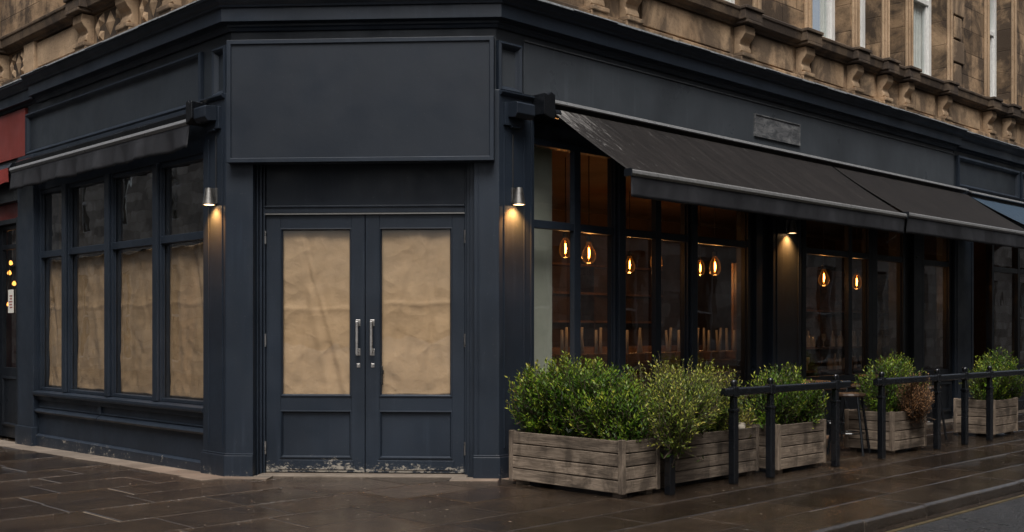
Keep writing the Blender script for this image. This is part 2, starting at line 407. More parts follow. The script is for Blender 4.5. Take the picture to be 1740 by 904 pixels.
def asphalt():
    m, nt, out = new_mat('wet_asphalt'); n = N(nt); tc = n('TexCoord').outputs['Object']
    v = n('TexVoronoi', {'Vector': tc, 'Scale': 64.0}); d = v.outputs['Distance']
    c = n.mix(v.outputs['Color'], (.007, .0075, .009), (.060, .060, .066))
    b = n('BsdfPrincipled', {'Base Color': c, 'Roughness': n.ramp(n.noise(tc, 2, 4), [(.35, .22), (.65, .5)]), 'Normal': n.bump(n.math('SUBTRACT', n.noise(tc, 90, 4, .7), n.math('MULTIPLY', d, .9)), 1.0, .02), 'Specular IOR Level': .7})
    finish(nt, out, b.outputs[0]); return m
M['asphalt'] = asphalt()
M['yellow'] = simple('worn_yellow_paint', (.085, .062, .026), .6, 0, .5, .4, 18)
def bulb_glass():
    m, nt, out = new_mat('amber_bulb_glass'); n = N(nt)
    lw = n('LayerWeight', {'Blend': .35}).outputs['Facing']
    t = n('BsdfTransparent', {'Color': n.ramp(lw, [(0, (.80, .52, .26)), (1, (.42, .19, .06))])}); g = n('BsdfGlossy', {'Roughness': .05, 'Color': (1, .8, .5, 1)})
    e = n('Emission', {'Color': (1, .36, .06, 1), 'Strength': n.ramp(lw, [(.2, .012), (.85, .07)])})
    a = n('AddShader', {0: t.outputs[0], 1: e.outputs[0]})
    f = n('MixShader', {0: n.math('ADD', n.math('MULTIPLY', n.math('POWER', lw, 4.0), .5), .05), 1: a.outputs[0], 2: g.outputs[0]})
    finish(nt, out, f.outputs[0]); return m
M['bulb'] = bulb_glass()
M['jar'] = simple('smoky_glassware', (.48, .45, .40), .12, 0, .4, 0, 8)

# ------------------------------------------------------------------ ground
def gz(s, n): return -.012*max(0.0, -n-1.8)        # the pavement falls a little down the left street
def inside(s, n): return s > -.9 and n < min(0.0, s*1.115)-1.0
# road: one sheet to the horizon, hollow nowhere
mb = MB(); mb.box(((0, 0), (1, 0), (0, 1)), -150, 150, -150, 150, -.6, -.094); tag(mb.build('road', M['asphalt']), kind='structure')
S0, S1, N0, N1 = -4.62, 15.2, -16.5, 2.79
mb = MB(); mb.box(FR, S0, S1, -1.9, N1, -.3, -.008)
mb.prism(((P(FR, 0, 0, 0).x, P(FR, 0, 0, 0).y), nR, dR), [(S0, -.3), (-1.0, -.3), (-1.0, -.008), (S0, -.008)], -1.9, -1.91)
tag(mb.build('pavement_bed', M['joint']), kind='structure')
mb = MB()
for k in range(15):                                   # the bed follows the fall of the left pavement
    a, b = -1.9-k, -2.9-k
    fr2 = (CR, nR, dR)                               # s along n of the right street
    v = []
    for (q, zt) in ((a, gz(0, a)-.008), (b, gz(0, b)-.008)):
        for ss in (S0, -1.2): v.append((ss, q, zt))
    vs = [mb.bm.verts.new(P(FR, *p)) for p in v]; mb.face([vs[0], vs[1], vs[3], vs[2]])
tag(mb.build('pavement_bed', M['joint']), kind='structure')
mb = MB()
def slab(mb, s0, s1, n0, n1, zt=0.0, g=.0055, tilt=.0022, th=.05):
    hs = [rnd.uniform(-tilt, tilt) for _ in range(3)]
    s0 += g+rnd.uniform(0, .003); s1 -= g+rnd.uniform(0, .003); n0 += g+rnd.uniform(0, .003); n1 -= g+rnd.uniform(0, .003)
    c = .006
    def top(s, n):
        u, w = (s-s0)/(s1-s0)-.5, (n-n0)/(n1-n0)-.5
        return gz(s, n)+zt+hs[0]+hs[1]*u+hs[2]*w
    q = [(s0, n0), (s1, n0), (s1, n1), (s0, n1)]; qi = [(s0+c, n0+c), (s1-c, n0+c), (s1-c, n1-c), (s0+c, n1-c)]
    a = [mb.bm.verts.new(P(FR, s, n, top(s, n)-th)) for s, n in q]
    b = [mb.bm.verts.new(P(FR, s, n, top(s, n)-.005)) for s, n in q]
    d = [mb.bm.verts.new(P(FR, s, n, top(s, n))) for s, n in qi]
    mb.face(d)
    for i in range(4):
        j = (i+1) % 4
        mb.face([a[i], a[j], b[j], b[i]]); mb.face([b[i], b[j], d[j], d[i]])
rows = []; nn_ = N1
while nn_ > N0:
    w = rnd.choice((.50, .56, .62)) if nn_ < 1.8 else .47
    rows.append((nn_-w, nn_)); nn_ -= w
for (a, b) in rows:
    s = S0+rnd.uniform(-.5, 0)
    while s < S1:
        l = rnd.uniform(.6, 1.15); c0, c1 = max(s, S0), min(s+l, S1)
        if c1-c0 > .12 and not inside((c0+c1)/2, (a+b)/2): slab(mb, c0, c1, a, b)
        s += l
tag(mb.build('pavement', M['pave']), kind='structure')
# kerb stones along both streets
mb = MB(); s = S0-.42
while s < S1:
    l = rnd.uniform(.75, 1.0)
    z = rnd.uniform(-.004, .006)
    mb.prism(FR, [(2.797, -.3), (2.797, z), (3.208, z-.004), (3.228, z-.022), (3.238, -.3)], s+.004, s+l-.004); s += l
frs = (CR, nR, dR)                                   # left street kerb: n runs along, s is the offset
n = 2.79
while n > N0:
    l = rnd.uniform(.75, 1.0); z = gz(0, n-l/2)
    mb.prism((CR, nR, (-dR[0], -dR[1])), [(-S0+.004, -.3), (-S0+.004, z), (-S0+.39, z-.004), (-S0+.42, z-.03), (-S0+.43, -.3)], n-l+.004, n-.004); n -= l
tag(mb.build('kerb', M['kerb'], bevel=.008), kind='structure')
mb = MB(); mb.box(FR, -4.9, S1, 3.242, 3.30, -.2, -.088); tag(mb.build('gutter', M['pave']), kind='structure')
mb = MB(); mb.box(FR, -4.2, S1, 3.315, 3.352, -.2, -.089); tag(mb.build('road_marking', M['yellow']), kind='structure')
# pale border stones along the foot of the shopfront
mb = MB()
def bslab(fr, s0, s1, n0, n1, z=.004):
    z0 = [gz(*LOC(fr, s, q))+z for s, q in ((s0, n0), (s1, n0), (s1, n1), (s0, n1))]
    q = [(s0+.003, n0), (s1-.003, n0), (s1-.003, n1-rnd.uniform(0, .03)), (s0+.003, n1-rnd.uniform(0, .03))]
    b = [mb.bm.verts.new(P(fr, s, w, zz)) for (s, w), zz in zip(q, z0)]; a = [mb.bm.verts.new(P(fr, s, w, zz-.06)) for (s, w), zz in zip(q, z0)]
    mb.face(b)
    for i in range(4): mb.face([a[i], a[(i+1) % 4], b[(i+1) % 4], b[i]])
def LOC(fr, s, q):
    p = P(fr, s, q, 0); x, y = p.x-CR[0], p.y-CR[1]
    return (x*dR[0]+y*dR[1], x*nR[0]+y*nR[1])
s = .3
while s < 14.5:
    l = rnd.uniform(.35, .6); bslab(FL, s, s+l, -.06, .26); s += l
bslab(FL, -.12, .3, -.05, .3, .006); bslab(FF, -.0, .42, -.05, .19, .007)
bslab(FF, 2.0, 2.42, -.05, .20, .006)
s = 0
while s < 12: l = rnd.uniform(.5, .8); bslab(FR, s, s+l, -.05, .2); s += l
tag(mb.build('paving_border', M['border']), kind='structure'); mb = MB()
s = -.3
while s < 15: l = rnd.uniform(.25, .5); (bslab(FR, s, s+l, 1.70, 1.70+rnd.uniform(.05, .11), .001) if rnd.random() < .8 else None); s += l
tag(mb.build('glint_edging', M['kerb']), kind='structure')  # strip of setts put in for the ragged wet highlight along the railing

# ------------------------------------------------------------------ the corner building
B = thing('corner_building', (CL[0], CL[1], 0), 0, 'dark navy painted corner shopfront with papered double doors under brown sandstone upper floor', 'building')
def part(mb, name, mat, parent=B, **k): return mb.build(name, M[mat], parent, **k)
V2 = lambda v: (v.x, v.y)
# corner pilasters (plan polygons), plinths and beads
def corner_pil(fa, sa, fb, sb0, sb1, corner, name='pilaster'):
    pts = [V2(P(fa, sa, 0, 0)), corner(0), V2(P(fb, sb1, 0, 0)), V2(P(fb, sb1, -.32, 0)), V2(P(fa, sa, -.32, 0))]
    p = part(MB().plan(pts, -.15, 3.38), name, 'navy', bevel=.006)
    e = .022
    pts = [V2(P(fa, sa+.01, e, 0)), corner(e), V2(P(fb, sb0, e, 0)), V2(P(fb, sb0, -.05, 0)), V2(P(fa, sa+.01, -.05, 0))]
    part(MB().plan(pts, -.15, .19), 'plinth', 'navy_scuff', p, bevel=.006)
    pts = [V2(P(fa, sa+.005, .01, 0)), corner(.01), V2(P(fb, sb0, .01, 0)), V2(P(fb, sb0, -.05, 0)), V2(P(fa, sa+.005, -.05, 0))]
    part(MB().plan(pts, .1905, .206), 'plinth_cap', 'navy_scuff', p, bevel=.004)
    return p
pl = corner_pil(FL, .392, FF, .25, .247, mL)
mb = MB()
for s0 in (.045, .285): mb.box(FL, s0, s0+.016, -.01, .008, .26, 3.0)
part(mb, 'bead', 'navy', pl, bevel=.003)
def mRx(n): return mR(n)
pr = corner_pil(FR, .44, FF, 2.19, 2.195, mR)
mb = MB()
for s0 in (.055, .30): mb.box(FR, s0, s0+.016, -.01, .008, .26, 3.0)
mb.box(FR, .385, .405, -.01, .012, .22, 3.3)
mb.box(FF, 2.225, 2.24, -.01, .008, .22, 2.7)
part(mb, 'bead', 'navy', pr, bevel=.003)
# end pilaster on the left street
p = part(MB().box(FL, 4.30, 4.77, -.3, 0, -.2, 3.34), 'pilaster', 'navy', bevel=.006)
part(MB().box(FL, 4.285, 4.785, -.05, .025, -.2, .17), 'plinth', 'navy_scuff', p, bevel=.006)
# right street pilasters
for (a, b, zt) in ((4.40, 5.02, 3.38), (9.28, 9.94, 3.38)):
    p = part(MB().box(FR, a, b, -.3, -.02, -.1, zt), 'pilaster', 'navy', bevel=.006)
    part(MB().box(FR, a-.015, b+.015, -.06, .005, -.1, .2), 'plinth', 'navy_scuff', p, bevel=.006)
    mb = MB()
    for q in (a+.07, b-.085): mb.box(FR, q, q+.016, -.03, -.012, .26, 3.0)
    part(mb, 'bead', 'navy', p, bevel=.003)
# fascia boards
fprof = [(-.07, 3.36), (-.07, 4.03), (-.30, 4.03), (-.30, 3.36)]
seg = {'L': [endp(FL, 4.64), mL], 'F': [mL, mR], 'R': [mR, endp(FR, 9.33)]}
fas = {}
for k in 'LFR':
    fas[k] = part(MB().sweep(fprof, seg[k]), 'fascia', 'navy_fascia' if k == 'R' else 'navy_slate', bevel=.003)
RP = [(0, -.069), (0, -.035), (.022, -.022), (.040, -.035), (.052, -.055), (.064, -.069)]
part(MB().ring(FL, .50, 4.62, 3.345, 3.84, RP), 'panel_moulding', 'navy', fas['L'])
part(MB().ring(FL, .06, .30, 3.375, 3.82, RP), 'panel_moulding', 'navy', fas['L'])
part(MB().ring(FR, .03, .325, 3.375, 3.82, RP), 'panel_moulding', 'navy', fas['R'])
part(MB().box(FR, .36, 9.31, -.072, -.052, 3.40, 3.865), 'fascia_panel', 'navy_fascia', fas['R'], bevel=.004)
part(MB().box(FR, .36, 9.31, -.071, -.040, 3.868, 3.882), 'panel_moulding', 'trim_worn', fas['R'], bevel=.003)
part(MB().box(FL, .392, 4.64, -.10, -.02, 3.30, 3.343), 'fascia_base', 'navy', fas['L'], bevel=.004)
f2 = part(MB().box(FR, 9.36, 15.2, -.30, -.075, 3.36, 4.03), 'fascia', 'navy_slate', bevel=.003)
RQ = [(0, -.074), (0, -.03), (.03, -.02), (.055, -.04), (.07, -.074)]
part(MB().ring(FR, 9.42, 11.75, 3.40, 3.87, RQ), 'panel_moulding', 'navy', f2)
part(MB().ring(FR, 11.82, 14.9, 3.40, 3.87, RQ), 'panel_moulding', 'navy', f2)
part(MB().box(FL, 4.66, 15.0, -.30, -.09, 3.36, 4.03), 'fascia', 'navy', bevel=.003)
# capital ledge under the small frieze panels
for fr, a, b in ((FL, .0, .392), (FR, .0, .44)):
    part(MB().prism(fr, [(-.06, 3.335), (-.06, 3.375), (.035, 3.372), (.035, 3.358), (.012, 3.335)], a+.012, b), 'pilaster_cap', 'navy', bevel=.003)
# lintels
part(MB().box(FL, .394, 4.298, -.28, -.06, 2.915, 3.36), 'lintel', 'navy', bevel=.003)
part(MB().box(FR, .442, 4.398, -.28, -.06, 3.03, 3.36), 'lintel', 'frame_dark', bevel=.003)
part(MB().box(FR, 5.022, 9.278, -.28, -.06, 3.03, 3.36), 'lintel', 'frame_dark', bevel=.003)
part(MB().box(FR, 9.942, 15.2, -.28, -.06, 3.03, 3.36), 'lintel', 'frame_dark', bevel=.003)
# cornice, swept round both corners
cprof = [(-.30, 4.0), (-.066, 4.0), (-.066, 3.93), (-.045, 3.93), (-.03, 3.955), (-.012, 3.965), (-.012, 3.985), (.055, 3.992), (.055, 4.105), (.075, 4.112), (.082, 4.13), (.105, 4.15), (.125, 4.18), (.14, 4.186), (.14, 4.205), (-.30, 4.225)]
part(MB().sweep(cprof, [endp(FL, 4.30), mL, mR, endp(FR, 9.33)]), 'cornice', 'navy', bevel=.003)
cp2 = [(n-.045 if n > -.2 else n, z-.012) for n, z in cprof]
part(MB().sweep(cp2, [endp(FL, 15.0), endp(FL, 4.302)]), 'cornice', 'navy', bevel=.003)
part(MB().sweep(cp2, [endp(FR, 9.332), endp(FR, 15.2)]), 'cornice', 'navy', bevel=.003)
mb = MB()                                            # lead capping with a ragged dressed edge
def lead_run(fr, s0, s1, off):
    s = s0
    while s < s1:
        l = min(rnd.uniform(.12, .42), s1-s)
        o = rnd.uniform(-.004, .004)
        mb.prism(fr, [(-.2, 4.232), (-.2, 4.238), (.146+off+o, 4.214), (.149+off+o, 4.200+rnd.uniform(-.008, .006)), (.1435+off, 4.200), (.1415+off, 4.2085)], s+.002, s+l-.003); s += l
lead_run(FL, .02, 4.3, 0); lead_run(FR, .02, 9.33, 0); lead_run(FF, .02, LF-.02, 0); lead_run(FR, 9.335, 15, -.045); lead_run(FL, 4.31, 14.9, -.045)
part(mb, 'lead_flashing', 'lead')

# ---- windows (frame > pane)
def window(fr, s0, s1, z0, z1, zt, nf=-.06, wl=.06, wr=.06, gm='glass', fm='navy', bars=(), bot=.06, top=.06, depth=.10):
    g = .001
    mb = MB()
    mb.box(fr, s0+g, s0+wl, nf-depth, nf, z0, z1); mb.box(fr, s1-wr, s1-g, nf-depth, nf, z0, z1)
    mb.box(fr, s0+wl, s1-wr, nf-depth, nf-.008, z0, z0+bot); mb.box(fr, s0+wl, s1-wr, nf-depth, nf-.008, z1-top, z1)
    if zt: mb.box(fr, s0+wl, s1-wr, nf-.07, nf-.004, zt-.037, zt+.037)
    for b in bars: mb.box(fr, b-.045, b+.045, nf-.06, nf+.0, z0+bot, z1-top)
    # glazing beads
    for e in (s0+wl, s1-wr-.012): mb.box(fr, e, e+.012, nf-.046, nf-.030, z0+bot, z1-top)
    w = part(mb, 'window', fm, bevel=.004)
    v = [(s0+wl, z0+bot), (s1-wr, z0+bot), (s1-wr, z1-top), (s0+wl, z1-top)]
    q = MB(); q.face([q.bm.verts.new(P(fr, s, nf-.050, z)) for s, z in v], v)
    part(q, 'pane', gm, w)
    return w
LW = [(.394, 1.385, .012, .062), (1.385, 2.45, .085, .070), (2.45, 3.53, .095, .070), (3.53, 4.298, .095, .065)]
for a, b, wl, wr in LW: window(FL, a, b, .60, 2.915, 2.165, wl=wl, wr=wr, gm='glass_l', bot=.035, top=.05)
mb = MB()                                            # proud mullion fillets on the left windows
for c in (1.385, 2.45, 3.53): mb.box(FL, c-.05, c+.05, -.061, -.03, .60, 2.914)
part(mb, 'mullion', 'navy', bevel=.006)
RW = [(.442, 1.71, .02, .08, (1.085,)), (1.71, 2.90, .08, .08, (2.32,)), (2.90, 3.995, .08, .045, ()), (5.10, 6.84, .10, .09, (6.27,)), (6.84, 7.78, .15, .06, ()), (8.30, 9.278, .07, .10, ()), (10.72, 12.9, .08, .1, (11.8,)), (12.9, 15.1, .08, .1, (14.,))]
for a, b, wl, wr, bars in RW: window(FR, a, b, .66, 3.03, 2.255, wl=wl, wr=wr, bars=bars, fm='frame_dark' if a > 2.8 else 'navy', bot=.07)
mb = MB()
for c in (1.71, 2.90): mb.box(FR, c-.05, c+.05, -.061, -.028, .66, 3.029)
part(mb, 'mullion', 'navy', bevel=.006)
# panelled dark infills between windows
mb = MB().box(FR, 3.996, 4.10, -.25, -.10, -.1, 3.03).box(FR, 4.10, 4.22, -.25, -.05, -.1, 3.03).box(FR, 4.22, 4.398, -.25, -.09, -.1, 3.03)
mb.box(FR, 5.022, 5.098, -.25, -.08, -.1, 3.03)
part(mb, 'window_jamb', 'navy', bevel=.005)
part(MB().box(FR, 7.782, 8.05, -.3, -.12, -.1, 3.03).box(FR, 8.05, 8.298, -.3, -.06, -.1, 3.03), 'window_jamb', 'frame_dark', bevel=.005)
d3 = part(MB().box(FR, 9.942, 10.718, -.45, -.38, .0, 3.03), 'side_door', 'frame_dark', bevel=.004)
part(MB().ring(FR, 10.05, 10.62, 1.4, 2.5, [(0, -.381), (0, -.36), (.03, -.355), (.05, -.381)]), 'panel_moulding', 'frame_dark', d3)
part(MB().ring(FR, 10.05, 10.62, .15, 1.25, [(0, -.381), (0, -.36), (.03, -.355), (.05, -.381)]), 'panel_moulding', 'frame_dark', d3)
part(MB().box(FR, 9.95, 10.71, -.43, -.34, 2.255, 2.33), 'transom_rail', 'frame_dark', d3, bevel=.004)
# sills and stall risers
def riser(fr, s0, s1, zs, mat='navy'):
    part(MB().prism(fr, [(-.25, zs-.06), (.005, zs-.06), (.012, zs-.04), (.012, zs-.016), (-.06, zs-.002), (-.25, zs-.002)], s0, s1), 'window_sill', mat, bevel=.003)
    r = part(MB().box(fr, s0, s1, -.25, -.06, -.2, zs-.061), 'stall_riser', mat, bevel=.003)
    return r
rl = riser(FL, .394, 4.298, .60)
mb = MB().prism(FL, [(-.061, .335), (-.02, .34), (-.008, .36), (-.015, .375), (-.045, .39), (-.061, .40)], .394, 2.62)
mb.prism(FL, [(-.061, .335), (-.02, .34), (-.008, .36), (-.015, .375), (-.045, .39), (-.061, .40)], 2.64, 4.298)
part(mb, 'riser_moulding', 'navy', rl)
part(MB().box(FL, .394, 4.298, -.061, -.035, .49, .538).box(FL, 2.60, 2.66, -.061, -.04, .402, .489).box(FL, .394, 4.298, -.061, -.045, .402, .416), 'riser_panel', 'navy', rl, bevel=.004)
part(MB().prism(FL, [(-.061, -.2), (-.028, -.2), (-.028, .075), (-.045, .092), (-.061, .095)], .394, 4.298), 'skirting', 'navy_scuff', rl)
for a, b in ((.442, 3.995), (5.10, 7.78), (8.30, 9.278), (10.72, 15.1)):
    rr = riser(FR, a, b, .66, 'frame_dark')
    part(MB().ring(FR, a+.08, b-.08, .12, .55, [(0, -.061), (0, -.035), (.03, -.03), (.05, -.061)]), 'panel_moulding', 'frame_dark', rr)
# ---- entrance: frame, transom panel, double doors
mb = MB()
for (a, b, n) in ((.2475, .263, -.10), (.263, .285, -.14), (.285, .3045, -.175)): mb.box(FF, a, b, -.32, n, -.05, 3.3)
for (a, b, n) in ((2.0975, 2.118, -.175), (2.118, 2.15, -.14), (2.15, 2.1945, -.10)): mb.box(FF, a, b, -.32, n, -.05, 3.3)
mb.box(FF, .3045, 2.0975, -.32, -.17, 2.335, 2.40); mb.box(FF, .3045, 2.0975, -.32, -.155, 2.385, 2.402)
df = part(mb, 'door_frame', 'navy', bevel=.004)
part(MB().box(FF, .3045, 2.0975, -.30, -.205, 2.403, 3.3), 'transom_panel', 'navy', df, bevel=.003)
part(MB().box(FF, .3045, 2.0975, -.20, -.172, 2.322, 2.334), 'drip_strip', 'satin', df)
part(MB().box(FF, .27, 2.13, -.34, -.03, -.05, .012), 'threshold', 'border', bevel=.006)
def door(s0, s1, hinge_s, handle_s, g0, g1, p0, p1):
    n0, n1 = -.255, -.20; z0, z1 = .02, 2.32
    mb = MB()
    mb.box(FF, s0, g0, n0, n1, z0, z1); mb.box(FF, g1, s1, n0, n1, z0, z1)
    mb.box(FF, g0, g1, n0, n1-.0015, z0, .15); mb.box(FF, g0, g1, n0, n1-.0015, .57, .70); mb.box(FF, g0, g1, n0, n1-.0015, 2.20, z1)
    mb.box(FF, g0, g1, n0+.01, n1-.022, .15, .57)
    d = part(mb, 'door', 'navy_worn', bevel=.003)
    bead = [(0, n1-.002), (0, n1+.006), (.010, n1+.008), (.022, n1-.010), (.022, n1-.022), (0, n1-.022)]
    part(MB().ring(FF, g0-.004, g1+.004, .146, .574, bead), 'panel_moulding', 'navy_worn', d)
    part(MB().ring(FF, g0-.004, g1+.004, .696, 2.204, bead), 'glazing_bead', 'navy', d)
    part(MB().box(FF, g0-.02, g1+.02, n1-.001, n1+.006, .045, .13), 'kick_plate', 'navy_worn', d, bevel=.003)
    v = [(g0, .70), (g1, .70), (g1, 2.20), (g0, 2.20)]; q = MB(); q.face([q.bm.verts.new(P(FF, s, n1-.018, z)) for s, z in v], v)
    part(q, 'pane', 'glass_door', d)
    mb = MB(); h = handle_s                           # square bar on two plates
    for zc in (1.355, 1.095):
        mb.box(FF, h-.022, h+.022, n1, n1+.006, zc-.03, zc+.03); mb.box(FF, h-.009, h+.009, n1+.006, n1+.058, zc-.009, zc+.009)
    mb.box(FF, h-.011, h+.011, n1+.046, n1+.068, 1.08, 1.37)
    part(mb, 'handle', 'steel', d, bevel=.003)
    mb = MB(); c = P(FF, h+.004, n1+.002, .975)
    for k in range(1): mb.box(FF, h-.012, h+.020, n1, n1+.005, .958, .995); mb.box(FF, h-.002, h+.010, n1+.005, n1+.012, .966, .986)
    part(mb, 'keyhole', 'steel', d, bevel=.004)
    for zc in (2.12, 1.20, .24):
        mb = MB(); mb.tube([P(FF, hinge_s, n1+.012, zc-.058), P(FF, hinge_s, n1+.012, zc+.058)], .014, 8)
        part(mb, 'hinge', 'steel', d)
    return d
door(.307, 1.200, .300, 1.140, .439, 1.079, .412, 1.095)
d2 = door(1.206, 2.095, 2.102, 1.268, 1.333, 1.982, 1.31, 2.0)
part(MB().box(FF, 1.338, 1.362, -.2165, -.200, .80, .97).box(FF, 1.334, 1.37, -.2165, -.203, .90, .935), 'lock_case', 'black_paint', d2, bevel=.004)

# ---- upper sandstone storey
def wallstrip(fr, s0, s1, z0, z1, n=-.05, t=.40): return MB().box(fr, s0, s1, n-t, n, z0, z1)
part(MB().sweep([(-.5, 4.20), (.02, 4.20), (.02, 4.295), (-.01, 4.312), (-.10, 4.312), (-.5, 4.312)], [endp(FL, 15.0), mL, mR, endp(FR, 15.2)]), 'base_course', 'stone')
part(MB().sweep([(-.5, 4.313), (-.085, 4.313), (-.085, 4.66), (-.5, 4.66)], [endp(FL, 15.0), mL, mR, endp(FR, 15.2)]), 'panel_band', 'stone_plain')
part(MB().sweep([(-.5, 4.661), (-.04, 4.661), (-.03, 4.69), (.015, 4.70), (.03, 4.715), (.045, 4.80), (.055, 4.805), (.06, 4.835), (.015, 4.862), (-.5, 4.865)], [endp(FL, 15.0), mL, mR, endp(FR, 15.2)]), 'string_course', 'stone_ledge', bevel=.006)
def bracket(fr, c, w=.27):
    a, b = c-w/2, c+w/2
    mb = MB()
    prof = [(-.084, 4.36), (-.005, 4.36), (.01, 4.385), (.006, 4.42), (-.012, 4.455), (.0, 4.49), (.035, 4.525), (.062, 4.565), (.066, 4.61), (.055, 4.652), (-.084, 4.652)]
    mb.prism(fr, prof, a+.02, b-.02)
    k = part(mb, 'bracket', 'stone_clean', bevel=.006)
    mb = MB().box(fr, a, b, -.084, .055, 4.313, 4.358)
    mb.box(fr, a, b, -.083, .035, 4.205, 4.3125)
    part(mb, 'bracket_base', 'stone_plain', k, bevel=.008)
    part(MB().box(fr, a-.03, b+.03, -.04, .125, 4.665, 4.70).box(fr, a-.05, b+.05, -.04, .115, 4.702, 4.81).box(fr, a-.06, b+.06, -.04, .135, 4.811, 4.85), 'bracket_cap', 'stone_ledge', k, bevel=.008)
for c in (1.3, 1.82, 3.8, 5.09, 6.30, 7.10, 7.72, 8.92, 10.5, 11.25, 12.6, 13.8): bracket(FR, c, .21 if c > 5.5 else .24)
for c in (2.95, 1.93, 1.05, 5.35, 6.4, 8.6, 10.8, 13.0): bracket(FL, c, .26)
for c in (.45, 1.2, 1.95): bracket(FF, c, .28)
part(MB().box(FL, 4.36, 4.66, -.084, -.03, 4.313, 4.66), 'panel_pier', 'stone_clean', bevel=.006)
def raised(fr, a, b, mat='stone_clean'):
    part(MB().box(fr, a, b, -.084, -.055, 4.345, 4.635), 'raised_panel', mat, bevel=.01)
raised(FL, 3.16, 4.32); raised(FR, 2.05, 3.6, 'stone_plain'); raised(FR, 4.0, 4.9, 'stone_plain'); raised(FR, 5.3, 6.1, 'stone_plain'); raised(FR, 6.5, 6.9, 'stone_plain'); raised(FR, 7.95, 8.7, 'stone_plain'); raised(FR, 9.15, 10.25, 'stone_plain')
# carved leaf panels on the left street
for a, b in ((2.12, 2.78), (1.24, 1.76), (4.70, 5.15)):
    mb = MB(); w = b-a; c = (a+b)/2
    part(MB().box(FL, a, b, -.083, -.078, 4.33, 4.64), 'carved_panel', 'stone_ledge')
    def leaf(cs, cz, ls, lz, rot):
        q = []
        for k in range(8):
            t = 2*math.pi*k/8; r = 1 if k % 2 == 0 else .72
            x, z = ls*r*math.cos(t), lz*r*math.sin(t)
            q.append((cs+x*math.cos(rot)-z*math.sin(rot), cz+x*math.sin(rot)+z*math.cos(rot)))
        base = [mb.bm.verts.new(P(FL, s, -.077, z)) for s, z in q]
        tp = mb.bm.verts.new(P(FL, cs, -.042, cz))
        for k in range(8): mb.face([base[k], base[(k+1) % 8], tp])
    leaf(c, 4.50, w*.17, .13, 0)
    for sx in (-1, 1):
        leaf(c+sx*w*.30, 4.57, w*.11, .085, sx*.6); leaf(c+sx*w*.30, 4.40, w*.11, .075, -sx*.6); leaf(c+sx*w*.43, 4.49, w*.06, .11, 0)
    part(mb, 'carved_leaf', 'stone_clean', smooth=False)
# wall above with sash window openings
OPS = [(3.10, 4.0), (5.27, 6.26), (6.42, 7.06), (7.23, 7.74), (7.92, 9.05), (10.52, 11.42), (12.6, 13.6)]
ZT = 7.3
s = .06
mb = MB()
def wseg(fr, a, b): mb.box(fr, a, b, -.45, -.05, 4.866, 8.6)
x = -.02
for a, b in OPS:
    mb.box(FR, x, a, -.45, -.05, 4.866, ZT); x = b
mb.box(FR, x, 15.2, -.45, -.05, 4.866, ZT); mb.box(FR, -.02, 15.2, -.45, -.051, ZT, 9.0)
mb.box(FF, .0, LF, -.45, -.052, 4.866, 9.0)
OPL = [(1.2, 2.2), (5.6, 6.6), (9.4, 10.4), (12.6, 13.6)]
x = 0.0
for a, b in OPL: mb.box(FL, x, a, -.45, -.05, 4.866, ZT); x = b
mb.box(FL, x, 15.0, -.45, -.05, 4.866, ZT); mb.box(FL, 0, 15.0, -.45, -.051, ZT, 9.0)
part(mb, 'stone_wall', 'stone')
def sash(fr, a, b, wl=.155, wr=.155):
    mb = MB()
    for e0, e1 in ((a-wl, a-.005), (b+.005, b+wr)):  # stone architrave
        mb.box(fr, e0, e1, -.049, -.012, 4.866, ZT-.02); q = (e1-e0)*.3; mb.box(fr, e0+q, e1-q, -.012, .012, 4.866, ZT-.03)
    sr = part(mb, 'window_surround', 'stone_clean', bevel=.012)
    mb = MB(); nf = -.27
    for e0, e1 in ((a, a+.085), (b-.085, b)): mb.box(fr, e0, e1, nf-.10, nf, 4.87, ZT)
    mb.box(fr, a+.085, b-.085, nf-.10, nf-.004, 4.87, 4.97); mb.box(fr, a+.085, b-.085, nf-.10, nf-.004, 6.02, 6.09)
    for e0, e1 in ((a+.0855, a+.13), (b-.13, b-.0855)): mb.box(fr, e0, e1, nf-.08, nf-.02, 4.97, 6.02)
    w = part(mb, 'sash_window', 'white_paint', bevel=.004)
    v = [(a+.085, 4.97), (b-.085, 4.97), (b-.085, ZT), (a+.085, ZT)]; q = MB(); q.face([q.bm.verts.new(P(fr, s, nf-.05, z)) for s, z in v], v)
    part(q, 'pane', 'glass_up', w)
    return w
for i, (a, b) in enumerate(OPS):
    gl = (a-OPS[i-1][1])/2-.002 if i else .5; gr = (OPS[i+1][0]-b)/2-.002 if i < len(OPS)-1 else .5
    w = sash(FR, a, b, min(.155, gl), min(.155, gr))
    q = MB(); wd = .50 if i == 4 else .16            # folded white curtains behind the sashes
    for (c0, c1) in ((a+.05, a+.05+wd), (b-.06-wd, b-.06)):
        q.grid(lambda u, v: P(FR, c0+u*(c1-c0), -.36+.022*math.sin(u*wd*70), 4.88+v*2.4), 24, 1)
    part(q, 'curtain', 'curtain', w, smooth=True)
for a, b in OPL: sash(FL, a, b)
mb = MB()                                            # quoin blocks beside the far window
for k in range(9): mb.box(FR, 9.22+(.0 if k % 2 else .06), 9.62-(.0 if k % 2 else .10), -.05, -.022, 4.88+k*.345, 5.20+k*.345)
part(mb, 'quoin', 'stone_plain', bevel=.014)
# roof deck closes the shell
part(MB().plan([V2(P(FL, 15.0, -.05, 0)), mL(-.05), mR(-.05), V2(P(FR, 15.2, -.05, 0)), V2(P(FR, 15.2, -9, 0)), V2(P(FL, 15.0, -6, 0))], 8.9, 9.05), 'roof', 'lead')

